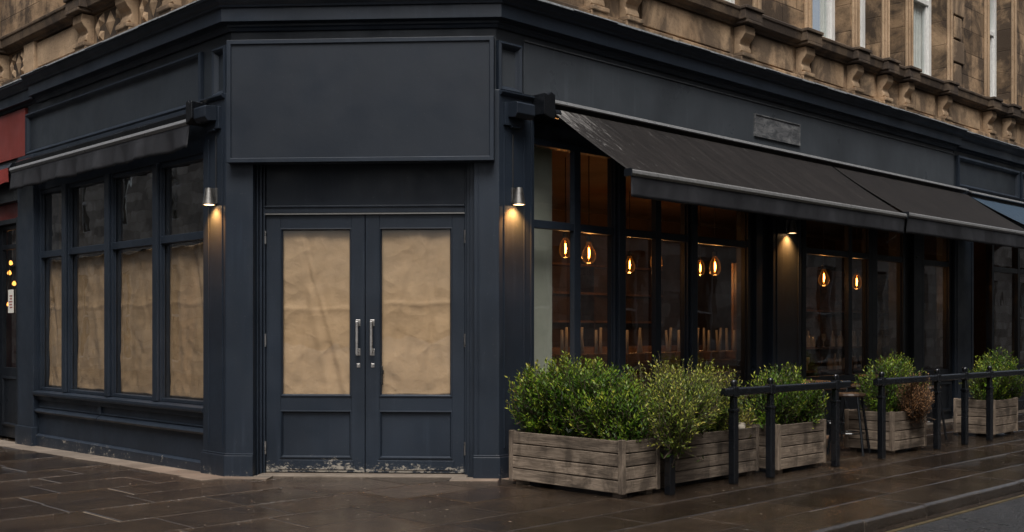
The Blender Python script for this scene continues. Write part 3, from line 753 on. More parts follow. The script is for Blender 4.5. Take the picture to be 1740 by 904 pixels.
# ---- interior shell
part(MB().plan([V2(P(FL, 14.9, -.28, 0)), mL(-.28), mR(-.28), V2(P(FR, 15.1, -.28, 0)), V2(P(FR, 15.1, -5.2, 0)), V2(P(FL, 14.9, -4, 0))], 3.22, 3.34), 'ceiling', 'ceiling')
part(MB().plan([V2(P(FL, 14.9, -.28, 0)), mL(-.30), mR(-.30), V2(P(FR, 15.1, -.28, 0)), V2(P(FR, 15.1, -5.2, 0)), V2(P(FL, 14.9, -4, 0))], -.3, .014), 'interior_floor', 'floor_in')
part(MB().box(FR, .86, 15.1, -5.2, -5.05, .014, 3.22), 'interior_wall', 'brown_wall')
part(MB().box(FR, 14.9, 15.1, -5.05, -.30, .014, 3.22), 'interior_wall', 'brown_wall')
part(MB().box(FR, .62, 1.0, -8, -.31, .014, 3.22), 'partition_wall', 'cream')
part(MB().box(FR, .55, .615, -8, -.7, .014, 3.22), 'wall_panelling', 'brown_wall')
part(MB().box(FL, 4.40, 4.55, -3, -.3, .014, 3.22), 'interior_wall', 'brown_wall')
part(MB().box(FF, -.05, 2.6, -.50, -.46, .014, 3.22), 'door_lobby_wall', 'brown_wall')

# ------------------------------------------------------------------ sign panel
sg = thing('signboard', tuple(P(FF, 1.2, 0, 2.75)), ang(FF), 'large blank navy box sign above the double doors', 'sign')
part(MB().box(FF, .045, 2.372, -.069, .085, 2.755, 3.812), 'sign_box', 'navy_smooth', sg, bevel=.004)
part(MB().ring(FF, .04, 2.377, 2.75, 3.817, [(0, -.05), (0, .100), (.036, .100), (.040, .092), (.040, .08), (.01, .08), (.01, -.05)]), 'sign_frame', 'navy', sg, bevel=.003)

# ------------------------------------------------------------------ wall lamps
def wall_lamp(fr, s, zb, label, lensm, nf=0.0, energy=36):
    t = thing('wall_lamp', tuple(P(fr, s, nf, zb)), ang(fr) if fr is not FL else ang(fr)+math.pi, label, 'lamp', 'brushed metal down lamps on the pilasters')
    part(MB().box(fr, s-.028, s+.028, nf-.004, nf+.016, zb+.015, zb+.155), 'back_plate', 'satin', t, bevel=.004)
    c = P(fr, s, nf+.068, zb)
    part(MB().lathe(c, [(.053, 0), (.058, 0), (.033, .15), (.0, .153), (.0, .148), (.029, .146), (.053, .004)], 24), 'shade', 'satin', t, smooth=False)
    part(MB().lathe(c, [(0, .008), (.053, .006), (.048, .012), (0, .014)], 20), 'lens', lensm, t)
    part(MB().tube([P(fr, s-.012, nf+.006, zb+.15), P(fr, s-.012, nf+.006, zb+.62)], .005, 6), 'conduit', 'cable', t)
    L = bpy.data.lights.new('lamp_light', 'SPOT'); L.energy = energy; L.color = (1, .39, .09); L.spot_size = R_(112); L.spot_blend = 1.0; L.shadow_soft_size = .03
    o = bpy.data.objects.new('lamp_light', L); COL.objects.link(o); o.parent = t
    o.location = INV[t.name] @ (c+Vector((0, 0, -.012))); o.rotation_euler = (0, 0, 0)
    # tip the beam a little towards the wall
    w = Vector((-fr[2][0]*.42, -fr[2][1]*.42, -1)).normalized()
    o.rotation_euler = ((INV[t.name].to_3x3() @ w).to_track_quat('-Z', 'Y')).to_euler()
    return t
wall_lamp(FL, .165, 2.40, 'brushed metal down lamp on the pilaster left of the double doors', 'lens')
wall_lamp(FR, .175, 2.385, 'brushed metal down lamp on the pilaster right of the double doors', 'lens')
wall_lamp(FR, 4.70, 2.42, 'down lamp in shade on the pilaster under the long awning', 'lens_dim', -.02, 42)
def alarm(fr, s0, s1, label):
    c = (s0+s1)/2
    t = thing('alarm_box', tuple(P(fr, c, 0, 3.08)), ang(fr) if fr is not FL else ang(fr)+math.pi, label, 'alarm box', 'navy boxes on the pilaster heads')
    part(MB().box(fr, s0+.01, s1-.03, -.004, .03, 3.075, 3.27), 'back_box', 'navy', t, bevel=.004)
    part(MB().prism(fr, [(.03, 3.145), (.03, 3.275), (.135, 3.27), (.145, 3.255), (.145, 3.17), (.115, 3.135)], s0+.04, s1), 'box_cover', 'navy_smooth', t, bevel=.005)
    part(MB().box(fr, c-.05, c+.06, -.003, .045, 3.06, 3.074), 'box_foot', 'navy', t, bevel=.003)
alarm(FL, .06, .30, 'painted alarm box on the pilaster head left of the sign')
alarm(FR, .04, .30, 'painted alarm box on the pilaster head right of the sign')

# ------------------------------------------------------------------ plaque
t = thing('wall_plaque', tuple(P(FR, 4.52, -.05, 3.49)), ang(FR), 'scraped grey rectangular plaque on the right fascia above the awning', 'plaque')
part(MB().box(FR, 4.06, 5.0, -.053, -.040, 3.50, 3.725), 'plate', 'plaque', t, bevel=.003)
part(MB().ring(FR, 4.045, 5.015, 3.485, 3.74, [(0, -.053), (0, -.030), (.012, -.030), (.016, -.0525)]), 'plate_rim', 'plaque', t)

# ------------------------------------------------------------------ awnings
def awning(name, fr, s0, s1, n0, z0, n1, z1, drop, label, fab, val='valance', sag=.02, group=None, bar='alu', cas=True, slat=0.0):
    t = thing(name, tuple(P(fr, (s0+s1)/2, 0, z0)), ang(fr), label, 'awning', group)
    def f(u, v):
        s = s0+u*(s1-s0); w = v
        n = n0+(n1-n0)*w; z = z0+(z1-z0)*w-sag*math.sin(math.pi*w)*(.8+.2*math.sin(u*9))
        z += .003*noise.noise(Vector((s*3, w*2, 1)))
        return P(fr, s, n, z)
    o = part(MB().grid(f, 60, 14), 'canopy', fab, t, smooth=True)
    m = o.modifiers.new('thick', 'SOLIDIFY'); m.thickness = .003
    def g(u, v):
        s = s0+.01+u*(s1-s0-.02); a = v
        n = n1+.005+a*(.010*math.sin(s*5.3)+.006*math.sin(s*13.1+1)+.004*math.sin(s*31))
        z = z1-.03-v*(drop-.03)+.004*noise.noise(Vector((s*2, 5, 0)))*v
        return P(fr, s, n, z)
    o = part(MB().grid(g, 150, 6), 'valance', val, t, smooth=True)
    m = o.modifiers.new('thick', 'SOLIDIFY'); m.thickness = .003
    part(MB().prism(fr, [(n1-.035, z1-.035), (n1-.04, z1-.005), (n1-.02, z1+.014), (n1+.012, z1+.018), (n1+.028, z1+.006), (n1+.030, z1-.02), (n1+.012, z1-.04)], s0-.01, s1+.01), 'front_bar', bar, t, bevel=.003)
    for e in (s0-.018, s1+.004): part(MB().box(fr, e, e+.014, n1-.048, n1+.036, z1-.047, z1+.022), 'bar_cap', 'frame_dark', t, bevel=.004)
    if cas:
        part(MB().prism(fr, [(-.045, z0-.02), (-.045, z0+.075), (.03, z0+.085), (.075, z0+.06), (.08, z0+.045), (.055, z0+.055), (.0, z0+.03)], s0-.05, s1), 'cassette', 'frame_dark', t, bevel=.003)
        part(MB().prism(fr, [(.03, z0+.086), (.03, z0+.100), (.085, z0+.076), (.094, z0+.055), (.082, z0+.044), (.0765, z0+.061)], s0-.05, s1), 'cassette_trim', bar, t, bevel=.002)
        for a, dirn in ((s0+.12, 1), (s1-.12, -1)):
            el = P(fr, a+dirn*.62, n0+(n1-n0)*.42, z0-.02+(z1-z0)*.42-.07)
            part(MB().tube([P(fr, a, .02, z0-.04), el], .022, 8).tube([el, P(fr, a+dirn*.10, n1-.04, z1-.02)], .018, 8), 'folding_arm', 'frame_dark', t)   # hinged arm under the cloth
    return t
AG = 'dark cloth awnings over the right windows'
a1 = awning('awning', FR, .555, 5.56, .07, 3.285, 1.0, 2.625, .215, 'long dark brown awning with scuffed cloth nearest the corner doors', 'awning_near', group=AG)
part(MB().side_prism(FR, [(.40, 3.20), (.545, 3.16), (.545, 3.39), (.50, 3.41), (.45, 3.38), (.41, 3.39)], -.04, .16), 'end_bracket', 'black_paint', a1, bevel=.006)
part(MB().tube([P(FR, .545, .12, 3.23), P(FR, .62, .12, 3.23)], .045, 12), 'roller_end', 'black_paint', a1)
a2 = awning('awning', FR, 5.61, 9.50, .07, 3.285, 1.0, 2.645, .225, 'dark brown awning beyond the seam, further from the corner doors', 'awning', group=AG)
a3 = awning('blue_awning', FR, 9.66, 13.6, .05, 3.27, 1.15, 2.62, .2, 'slate blue awning beyond the dark ones at the right edge', 'blue_cloth', 'blue_cloth')
# retracted awning on the left street (its front bar close to the wall)
t = thing('awning', tuple(P(FL, 2.4, 0, 3.2)), ang(FL)+math.pi, 'rolled in black awning with hanging valance above the papered windows', 'awning')
part(MB().prism(FL, [(-.018, 3.19), (-.018, 3.275), (.05, 3.285), (.085, 3.26), (.07, 3.20)], .40, 4.62), 'cassette', 'black_paint', t, bevel=.004)
part(MB().prism(FL, [(.075, 3.145), (.075, 3.185), (.10, 3.20), (.13, 3.195), (.14, 3.165), (.12, 3.14)], .40, 4.66), 'front_bar', 'alu', t, bevel=.003)
def g(u, v):
    s = .415+u*4.235
    return P(FL, s, .115+v*(.020*math.sin(s*6.1)+.014*math.sin(s*14.3)+.010*math.sin(s*27+2))+.018*v, 3.142-v*(.215+.004*math.sin(s*9)))
o = part(MB().grid(g, 200, 6), 'valance', 'valance', t, smooth=True); o.modifiers.new('thick', 'SOLIDIFY').thickness = .003
part(MB().side_prism(FL, [(.29, 3.18), (.395, 3.13), (.395, 3.33), (.36, 3.345), (.33, 3.315), (.295, 3.33)], -.0, .17), 'end_bracket', 'black_paint', t, bevel=.006)

# ------------------------------------------------------------------ kraft paper sheets
def paper(fr, s0, s1, z0, z1, n, label, group, mat='paper', loose=0.0, seed=0, fold=None, base=None):
    r = random.Random(seed)
    waves = [(r.uniform(2, 9), r.uniform(-7, 7), r.uniform(0, 9), r.uniform(.3, 1)) for _ in range(7)]
    diag = [(r.uniform(-.7, .7), r.uniform(.2, .8), r.uniform(.03, .08), r.choice((-1, 1))*r.uniform(.007, .014)) for _ in range(7)]
    W, H = s1-s0, z1-z0
    def f(u, v):
        x, z = u*W, v*H
        h = 0
        for kx, kz, ph, a in waves: h += a*.0016*(1-abs(math.sin(kx*x+kz*z*.6+ph)))*2
        for sl, off, wd, a in diag:
            d = (u-off)+sl*(v-.5); h += a*math.exp(-(d/wd)**2)*(.35+.65*abs(math.sin(3*v+off*9)))
        h += 0.010*noise.noise(Vector((x*3+seed*7.3, z*3, seed)))+0.0035*noise.noise(Vector((x*9+seed, z*9, 2.0*seed)))
        if fold: h += .009*math.exp(-abs(v-fold-.006*math.sin(9*u))/.012)
        h += .012*math.exp(-v/.10)*noise.noise(Vector((x*7, z*9+seed, 1)))+.010*math.exp(-v/.14)*abs(math.sin(7*u+5*v+seed))
        ed = (1-v)*loose*W*(1-u)*(1+.35*math.sin(7*v+seed))
        sag = .018*abs(math.sin(math.pi*(u*2.2+.3)))*v*(loose > 0)
        lo = (.010*noise.noise(Vector((x*4, seed*3.1, 4))))*(1-v)
        return P(fr, s0+x, n+h, z0+z+lo-sag) if fr is not FL else P(fr, s0+x-ed*0, n+h, z0+z+lo-sag)
    def f2(u, v):
        # left edge as seen from the street hangs slack
        p = f(u, v)
        if loose:
            k = u**4*loose*(.3+.7*math.sin(2.6*v+seed)**2)
            d = fr[1]; p.x -= d[0]*k; p.y -= d[1]*k
        return p
    q = MB().grid(f2, 46, 90)
    o = q.build('paper_sheet', M[mat], None, origin=tuple(P(fr, (s0+s1)/2, n, z0)), smooth=True)
    o.modifiers.new('thick', 'SOLIDIFY').thickness = .0008
    return tag(o, label, 'paper sheet', group)
PG = 'brown kraft paper sheets behind the shop glass'
paper(FF, .447, 1.070, .705, 2.192, -.257, 'creased brown kraft paper behind the glass of the left door leaf', PG, seed=3, fold=.52)
paper(FF, 1.340, 1.974, .712, 2.192, -.257, 'creased brown kraft paper behind the glass of the right door leaf', PG, seed=8, fold=.55)
lab = ['brown paper sheet in the shop window nearest the corner pilaster and lamp', 'brown paper sheet in the second shop window from the corner pilaster', 'brown paper sheet in the third shop window from the corner pilaster', 'brown paper sheet in the narrow window beside the red shop']
for i, (a, b, wl, wr) in enumerate(LW):
    paper(FL, a+.02, b+.005, .645, 2.115, -.175, lab[i], PG, 'paper' if i < 2 else 'paper_dull', loose=.06, seed=11+i, fold=.62)

# ------------------------------------------------------------------ red shop next door (left edge)
RS = thing('red_shopfront', tuple(P(FL, 5.6, 0, 0)), ang(FL)+math.pi, 'red fronted neighbouring shop with a dark glazed door at the left edge', 'shopfront')
part(MB().box(FL, 4.665, 14.6, -.088, -.045, 3.36, 3.93), 'fascia', 'red_paint', RS, bevel=.004)
part(MB().box(FL, 4.79, 14.6, -.26, -.07, 2.86, 3.355), 'lintel', 'frame_dark', RS, bevel=.004)
part(MB().box(FL, 4.79, 14.6, -.20, -.15, 2.66, 2.858), 'transom_panel', 'red_paint', RS)
mb = MB().box(FL, 4.79, 4.98, -.24, -.06, -.1, 2.659).box(FL, 5.84, 5.92, -.24, -.06, -.1, 2.659).box(FL, 4.981, 5.839, -.24, -.10, 2.60, 2.659)
part(mb, 'door_frame', 'frame_dark', RS, bevel=.004)
mb = MB().box(FL, 4.985, 5.16, -.22, -.17, -.04, 2.595).box(FL, 5.72, 5.835, -.22, -.17, -.04, 2.595).box(FL, 5.16, 5.72, -.22, -.171, -.04, .83).box(FL, 5.16, 5.72, -.22, -.171, 2.30, 2.36).box(FL, 5.16, 5.72, -.22, -.171, 2.54, 2.595)
d = part(mb, 'door', 'frame_dark', RS, bevel=.004)
q = MB(); q.face([q.bm.verts.new(P(FL, s, -.195, z)) for s, z in ((5.16, .83), (5.72, .83), (5.72, 2.54), (5.16, 2.54))]); part(q, 'pane', 'glass', d)
part(MB().ring(FL, 5.18, 5.70, .1, .72, [(0, -.172), (0, -.155), (.025, -.15), (.045, -.172)]), 'panel_moulding', 'frame_dark', d)
part(MB().box(FL, 5.92, 14.6, -.24, -.08, -.2, .7), 'stall_riser', 'frame_dark', RS)
q = MB(); q.face([q.bm.verts.new(P(FL, s, -.16, z)) for s, z in ((5.92, .7), (14.6, .7), (14.6, 2.66), (5.92, 2.66))]); part(q, 'pane', 'glass', RS)
part(MB().box(FL, 4.56, 14.6, -3.0, -2.9, .02, 3.2), 'interior_wall', 'red_paint', RS)
part(MB().box(FL, 14.5, 14.6, -2.9, -.27, .02, 3.2).box(FL, 4.56, 14.6, -2.9, -.24, 3.2, 3.3), 'interior_wall', 'brown_wall', RS)
# small warm bulbs glimpsed through its door
for k, (s, n, z) in enumerate(((7.70, -1.0, 2.26), (7.75, -1.0, 2.12), (7.57, -1.0, 1.96), (8.2, -1.2, 1.64), (7.5, -.9, 1.66))):
    t = thing('wall_bulb', tuple(P(FL, s, n, z)), 0, 'small warm bulb glimpsed through the glass door of the red shop', 'bulb', 'warm bulbs inside the red shop')
    part(MB().lathe(P(FL, s, n, z), [(0, -.03), (.025, -.015), (.03, 0), (.02, .025), (.01, .04), (0, .04)], 10), 'bulb', 'glow', t, smooth=True)
    part(MB().tube([P(FL, s, n, z+.04), P(FL, s, n, 3.2)], .006, 6), 'cord', 'cable', t)
t = tag(MB().box(FL, 5.385, 5.56, -.185, -.181, 1.51, 1.80).build('notice', M['notice'], None, origin=tuple(P(FL, 5.47, -.183, 1.51))), 'small white paper notice on the glass door of the red shop', 'notice')
t2 = MB()
for k in range(5): t2.box(FL, 5.42+.012*(k % 2), 5.50+.012*(k % 3), -.1805, -.1795, 1.57+k*.036, 1.584+k*.036)
t2.build('notice_print', M['ink'], t)
t = thing('red_awning', tuple(P(FL, 6.6, 0, 3.1)), ang(FL)+math.pi, 'folded dark red awning below the red fascia at the left edge', 'awning')
part(MB().prism(FL, [(-.06, 3.17), (-.06, 3.29), (.05, 3.28), (.09, 3.22), (.05, 3.17)], 4.80, 14.4), 'cassette', 'black_paint', t)
def g(u, v):
    s = 4.82+u*9.5; return P(FL, s, .09+.012*math.sin(s*9)*v, 3.22-v*(.16+.03*abs(math.sin(s*4.5))))
part(MB().grid(g, 200, 5), 'valance', 'red_cloth', t, smooth=True)

# ------------------------------------------------------------------ planters
def planter(name_label, fr, L, W, Hh, rows=4, mat='planter', rz=0.0):
    """fr origin = outer left corner on the ground, s along the long side (0..L), n inwards is negative (0..-W)"""
    t = thing('planter', tuple(P(fr, L/2, -W/2, 0)), ang(fr), name_label, 'planter', 'weathered timber planters along the railing')
    z0 = .035; bh = (Hh-z0)/rows; pt = .035
    def panel(a, b, n0, n1, along):
        mb = MB()
        for k in range(rows):
            j = rnd.uniform(-.002, .002)
            if along: mb.box(fr, a, b, n0+j, n1+j, z0+k*bh+.004, z0+(k+1)*bh-.004, wood=True)
            else: mb.box(fr, a+j, b+j, n0, n1, z0+k*bh+.004, z0+(k+1)*bh-.004, wood=True)
        return part(mb, 'side_panel', mat, t, bevel=.004)
    panel(pt, L-pt, -.028, -.006, True); panel(pt, L-pt, -W+.006, -W+.028, True)
    panel(.006, .028, -W+pt, -pt, False); panel(L-.028, L-.006, -W+pt, -pt, False)
    for a in (0, L-pt-.01):
        for b in (-pt-.01, -W): part(MB().box(fr, a, a+pt+.01, b, b+pt+.01, z0-.002, Hh+.006, wood=True), 'corner_post', mat, t, bevel=.005)
    for a in (.05, L-.13):
        for b in (-.12, -W+.04): part(MB().box(fr, a, a+.08, b, b+.08, .0, z0, wood=True), 'foot', 'planter_dark', t)
    mb = MB(); mb.grid(lambda u, v: P(fr, .03+u*(L-.06), -.03-v*(W-.06), Hh-.04+.02*noise.noise(Vector((u*9, v*5, L)))), 20, 10)
    part(mb, 'soil', 'soil', t, smooth=True)
    return t
# outer-corner frames; d must stay left-to-right as seen from the street
# near planter stands square to the right facade: its long side faces the doors
P1 = ((float(P(FR, -.15, .27, 0).x), float(P(FR, -.15, .27, 0).y)), nR, (-dR[0], -dR[1]))
planter('long timber planter nearest the doors holding the dense green hedge', P1, 1.235, .47, .445)
P2 = subframe(FR, .53, 1.43)
planter('stained timber planter behind the first railing post holding the pale variegated shrub', P2, 1.32, .46, .43, 4, 'planter_dark')
P3 = subframe(FR, 1.99, 1.54, R_(0))
planter('square timber planter between the second and third railing posts', P3, .84, .46, .44, 4)
P4 = subframe(FR, 4.20, 1.53, R_(0))
planter('square timber planter at the start of the far railing with browning shrub', P4, .78, .55, .44)
P5 = subframe(FR, 6.78, 1.54, R_(0))
planter('square timber planter behind the far railing at the right edge', P5, .74, .5, .45)
P6 = subframe(FR, 9.3, 1.5, 0)

# ------------------------------------------------------------------ shrubs
def shrub(fr, blobs, n_shoots, label, lm, seed, leaf=.034, per=15, base_z=.42, L0=(.1, 1.0), W0=(-.4, -.05), cat='shrub', wild=.12, droop=0.0, wid=.36, group='shrubs in the planters'):
    r = random.Random(seed)
    verts, faces, young = [], [], []
    stems = MB()
    cx = sum(b[0] for b in blobs)/len(blobs); cn = sum(b[1] for b in blobs)/len(blobs)
    t = thing('shrub', tuple(P(fr, cx, cn, base_z)), ang(fr), label, cat, group)
    inv = INV[t.name]
    wsum = sum(b[6] for b in blobs)
    for k in range(n_shoots):
        x = r.uniform(0, wsum)
        for b in blobs:
            x -= b[6]
            if x <= 0: break
        s, n, z, rs, rn, rz = b[:6]
        while True:
            d = Vector((r.gauss(0, 1), r.gauss(0, 1), r.gauss(.15, 1)))
            if d.length > .1:
                d.normalize()
                if z+d.z*rz > base_z-.10-droop*r.random(): break
        if noise.noise(Vector((d.x*3.1+seed*2.7, d.y*3.1+s*4, d.z*3.1))) < -.22 and r.random() < .8: continue
        rad = r.choice((r.uniform(.45, .8), r.uniform(.75, 1.0), r.uniform(.85, 1.04)))
        rad *= 1+wild*noise.noise(Vector((d.x*2.2+seed, d.y*2.2, d.z*2.2)))*2
        if r.random() < .13 and d.z > -.1: rad *= 1.06+.17*r.random()
        tip = P(fr, s+d.x*rs*rad, n+d.y*rn*rad, z+d.z*rz*rad)
        root = P(fr, s+d.x*rs*rad*.35, n+d.y*rn*rad*.35, max(base_z-.05, z-rz*.5+ d.z*rz*.3))
        ax = (tip-root); ln = r.uniform(.13, .24); axn = ax.normalized()
        axn = (axn+Vector((0, 0, r.uniform(.2, .75)))-Vector((0, 0, droop*r.random()*1.2))+Vector((r.uniform(-.35, .35), r.uniform(-.35, .35), 0))).normalized()
        ln *= 1.5 if r.random() < .1 else 1
        st = tip-axn*ln
        if rad > .6: stems.tube([st, tip], [.003, .0012], 4, cap=False)
        if k % 9 == 0: stems.tube([root, st.lerp(root, .3), st], [.008, .006, .003], 5, cap=False)
        side = axn.orthogonal().normalized(); tw = r.uniform(0, 6.28)
        ls = r.uniform(.55, 1.25); tone = r.uniform(-.25, .18)+.25*noise.noise(tip*3.0)
        for q in range(per):
            u = q/(per-1); p = st.lerp(tip, u)
            a = tw+q*2.4; rd = Matrix.Rotation(a, 3, axn) @ side
            ld = (rd*.9+axn*(.55+.7*u)+Vector((0, 0, .15))).normalized()
            le = leaf*ls*r.uniform(.7, 1.25)*(1-.35*u); w = le*wid
            up = ld.cross(rd.cross(axn)).normalized(); sd = ld.cross(up if up.length > .1 else Vector((0, 0, 1))).normalized()
            tilt = r.uniform(-.5, .5); sd = (sd*math.cos(tilt)+ld.cross(sd)*math.sin(tilt))
            nrm = ld.cross(sd)
            i = len(verts)
            pts = [p, p+ld*le*.45+sd*w*.5-nrm*le*.05, p+ld*le-nrm*le*.12, p+ld*le*.45-sd*w*.5-nrm*le*.05]
            verts += [inv @ v for v in pts]; faces.append((i, i+1, i+2, i+3))
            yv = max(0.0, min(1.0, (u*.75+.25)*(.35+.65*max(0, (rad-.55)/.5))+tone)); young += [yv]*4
    me = bpy.data.meshes.new('foliage'); me.from_pydata([tuple(v) for v in verts], [], faces)
    at = me.attributes.new('young', 'FLOAT', 'POINT'); at.data.foreach_set('value', young)
    me.materials.append(M[lm]); o = bpy.data.objects.new('foliage', me); COL.objects.link(o); o.parent = t
    stems.build('stem', M['stem'], t)
    return t
# blobs: (s, n, z, rs, rn, rz, weight) in the planter's frame
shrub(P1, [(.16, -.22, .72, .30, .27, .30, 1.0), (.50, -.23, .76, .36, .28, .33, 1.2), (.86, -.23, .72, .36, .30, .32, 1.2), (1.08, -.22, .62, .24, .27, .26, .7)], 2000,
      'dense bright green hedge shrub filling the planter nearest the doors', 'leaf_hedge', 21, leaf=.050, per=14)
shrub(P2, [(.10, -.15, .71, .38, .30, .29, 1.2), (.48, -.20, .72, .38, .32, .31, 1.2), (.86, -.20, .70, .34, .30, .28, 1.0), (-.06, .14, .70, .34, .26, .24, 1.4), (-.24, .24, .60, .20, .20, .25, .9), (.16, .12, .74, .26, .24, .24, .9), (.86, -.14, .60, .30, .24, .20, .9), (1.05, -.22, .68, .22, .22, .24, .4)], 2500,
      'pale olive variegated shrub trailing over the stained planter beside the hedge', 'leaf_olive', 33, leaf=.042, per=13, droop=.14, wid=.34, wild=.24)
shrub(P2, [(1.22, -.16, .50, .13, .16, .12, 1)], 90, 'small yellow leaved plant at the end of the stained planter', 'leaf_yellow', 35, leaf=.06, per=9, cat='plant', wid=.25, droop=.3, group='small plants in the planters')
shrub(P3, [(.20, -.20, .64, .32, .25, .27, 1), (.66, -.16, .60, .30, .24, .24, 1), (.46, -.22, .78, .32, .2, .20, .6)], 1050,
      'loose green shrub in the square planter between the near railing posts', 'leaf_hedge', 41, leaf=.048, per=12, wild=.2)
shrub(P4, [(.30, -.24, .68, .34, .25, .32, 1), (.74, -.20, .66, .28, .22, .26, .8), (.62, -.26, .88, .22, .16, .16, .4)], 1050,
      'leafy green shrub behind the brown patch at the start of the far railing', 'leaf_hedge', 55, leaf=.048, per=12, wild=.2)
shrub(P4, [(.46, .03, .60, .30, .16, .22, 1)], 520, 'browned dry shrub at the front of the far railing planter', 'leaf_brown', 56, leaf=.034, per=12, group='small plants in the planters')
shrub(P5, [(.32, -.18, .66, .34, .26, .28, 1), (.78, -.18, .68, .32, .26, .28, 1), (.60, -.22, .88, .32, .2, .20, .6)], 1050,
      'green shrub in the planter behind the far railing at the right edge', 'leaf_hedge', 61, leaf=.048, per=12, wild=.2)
# pale sack lying on the soil of the stained planter
def sack(u, v):
    a = 2*math.pi*u; b = math.pi*(v-.5); c = math.cos(b)
    k = 1+.25*noise.noise(Vector((math.cos(a)*1.6, math.sin(a)*1.6, b*2)))+.10*noise.noise(Vector((math.cos(a)*5, math.sin(a)*5, b*6)))
    return P(P2, 1.08+.17*c*math.cos(a)*k, -.16+.13*c*math.sin(a)*k, .43+.065*math.sin(b)*k)
q = MB().grid(sack, 26, 16); tag(q.build('sack', M['bag'], None, origin=tuple(P(P2, 1.08, -.16, .37)), smooth=True), 'crumpled pale sack lying on top of the stained planter', 'sack')

# ------------------------------------------------------------------ railings
def railing(posts, r0, r1, label, gate=()):
    nr = 1.615; zr = .775
    t = thing('railing', tuple(P(FR, posts[0], nr, 0)), ang(FR), label, 'railing', 'black metal railings round the terrace')
    part(MB().prism(FR, [(nr-.027, zr-.034), (nr+.027, zr-.034), (nr+.031, zr-.022), (nr+.031, zr+.02), (nr+.02, zr+.034), (nr-.02, zr+.034), (nr-.031, zr+.02), (nr-.031, zr-.022)], r0, r1), 'rail', 'black_paint', t, bevel=.006)
    for s in posts:
        mb = MB().box(FR, s-.032, s+.032, nr-.032, nr+.032, 0.0, .62); mb.box(FR, s-.026, s+.026, nr-.026, nr+.026, .62, .73)
        mb.box(FR, s-.038, s+.038, nr-.038, nr+.038, .605, .632)
        p = part(mb, 'post', 'black_paint', t, bevel=.008)
        c = P(FR, s, nr, 0)
        if s < .5: continue                           # the first post is lost in the shrub
        part(MB().lathe(c, [(.0, .812), (.022, .812), (.022, .822), (.027, .834), (.030, .849), (.027, .864), (.016, .875), (0, .878)], 14), 'finial', 'black_paint', p, smooth=True)
        part(MB().box(FR, s-.034, s+.034, nr-.038, nr+.038, .729, .820), 'rail_clamp', 'black_paint', p, bevel=.010)
    return t
railing((.297, 1.172, 1.736, 2.863), 1.02, 3.11, 'near black metal railing with ball topped posts in front of the first three planters')
railing((3.782, 5.048, 5.762, 6.452, 8.0, 9.6, 11.2), 3.66, 11.6, 'far black metal railing with ball topped posts running to the right edge')

# ------------------------------------------------------------------ terrace tables and stools
def table(s, n, label):
    t = thing('terrace_table', tuple(P(FR, s, n, 0)), ang(FR), label, 'table', 'round dark terrace tables behind the railing')
    c = P(FR, s, n, 0)
    part(MB().lathe(c, [(0, .74), (.33, .74), (.335, .75), (.33, .765), (0, .765)], 28), 'table_top', 'dark_wood', t)
    part(MB().lathe(c, [(0, .03), (.025, .03), (.025, .739), (0, .739)], 12), 'leg', 'black_paint', t)
    part(MB().lathe(c, [(0, .0), (.2, .0), (.2, .012), (.03, .03), (0, .03)], 24), 'base', 'black_paint', t)
table(3.55, .85, 'round dark terrace table in the gap between the two railings')
table(5.55, .80, 'round dark terrace table behind the far railing beside the browning shrub')
def stool(s, n, label, a=0.3):
    fr = subframe(FR, s, n, a)
    t = thing('terrace_stool', tuple(P(FR, s, n, 0)), ang(fr), label, 'stool', 'dark stools behind the railing')
    part(MB().lathe(P(fr, 0, 0, 0), [(0, .60), (.17, .60), (.175, .615), (.165, .635), (0, .64)], 20), 'seat', 'dark_wood', t)
    for sx in (-1, 1):
        for sn in (-1, 1):
            part(MB().tube([P(fr, sx*.18, sn*.18, 0), P(fr, sx*.11, sn*.11, .60)], .014, 8), 'leg', 'black_paint', t)
    part(MB().tube([P(fr, .155*math.cos(k*math.pi/8), .155*math.sin(k*math.pi/8), .22) for k in range(17)], .008, 6), 'foot_ring', 'black_paint', t)
stool(3.15, .35, 'dark stool by the window left of the gap table')
stool(3.98, 1.15, 'dark stool right of the gap table, closest to the far railing post')
stool(5.05, .35, 'dark stool left of the table behind the far railing', .8)
stool(6.0, 1.05, 'dark stool right of the table behind the far railing', .1)
stool(5.75, .3, 'dark stool against the window behind the far railing', .5)

# ------------------------------------------------------------------ inside the bar
def pendant(s, n, z, k, label, en=1.7):
    t = thing('pendant_lamp', tuple(P(FR, s, n, z)), 0, label, 'pendant lamp', 'amber teardrop pendant bulbs in the bar')
    c = P(FR, s, n, z)
    part(MB().lathe(c, [(0, -.118), (.03, -.112), (.062, -.085), (.078, -.045), (.074, -.005), (.055, .04), (.036, .075), (.026, .10), (.026, .118)] if k else
                    [(0, -.11), (.04, -.10), (.066, -.06), (.07, -.01), (.06, .05), (.04, .09), (.026, .11), (.026, .118)], 20), 'bulb', 'bulb', t, smooth=True)
    part(MB().tube([c+Vector((0, 0, -.055)), c+Vector((.004, 0, .0)), c+Vector((0, 0, .055))], [.006, .011, .006], 8), 'filament', 'filament', t, smooth=True)
    part(MB().lathe(c, [(0, .118), (.03, .118), (.03, .175), (.012, .19), (0, .19)], 12), 'socket', 'cable', t)
    part(MB().tube([c+Vector((0, 0, .19)), Vector((c.x, c.y, 3.22))], .005, 6), 'cord', 'cable', t)
    L = bpy.data.lights.new('pendant_light', 'POINT'); L.energy = en; L.color = (1, .48, .16); L.shadow_soft_size = .05
    o = bpy.data.objects.new('pendant_light', L); COL.objects.link(o); o.parent = t; o.location = (0, 0, -.14)
pendant(2.43, -1.45, 2.205, 0, 'smaller amber pendant bulb beside the cream partition')
pendant(2.20, -.9, 2.114, 1, 'brightest amber teardrop bulb in the second tall pane')
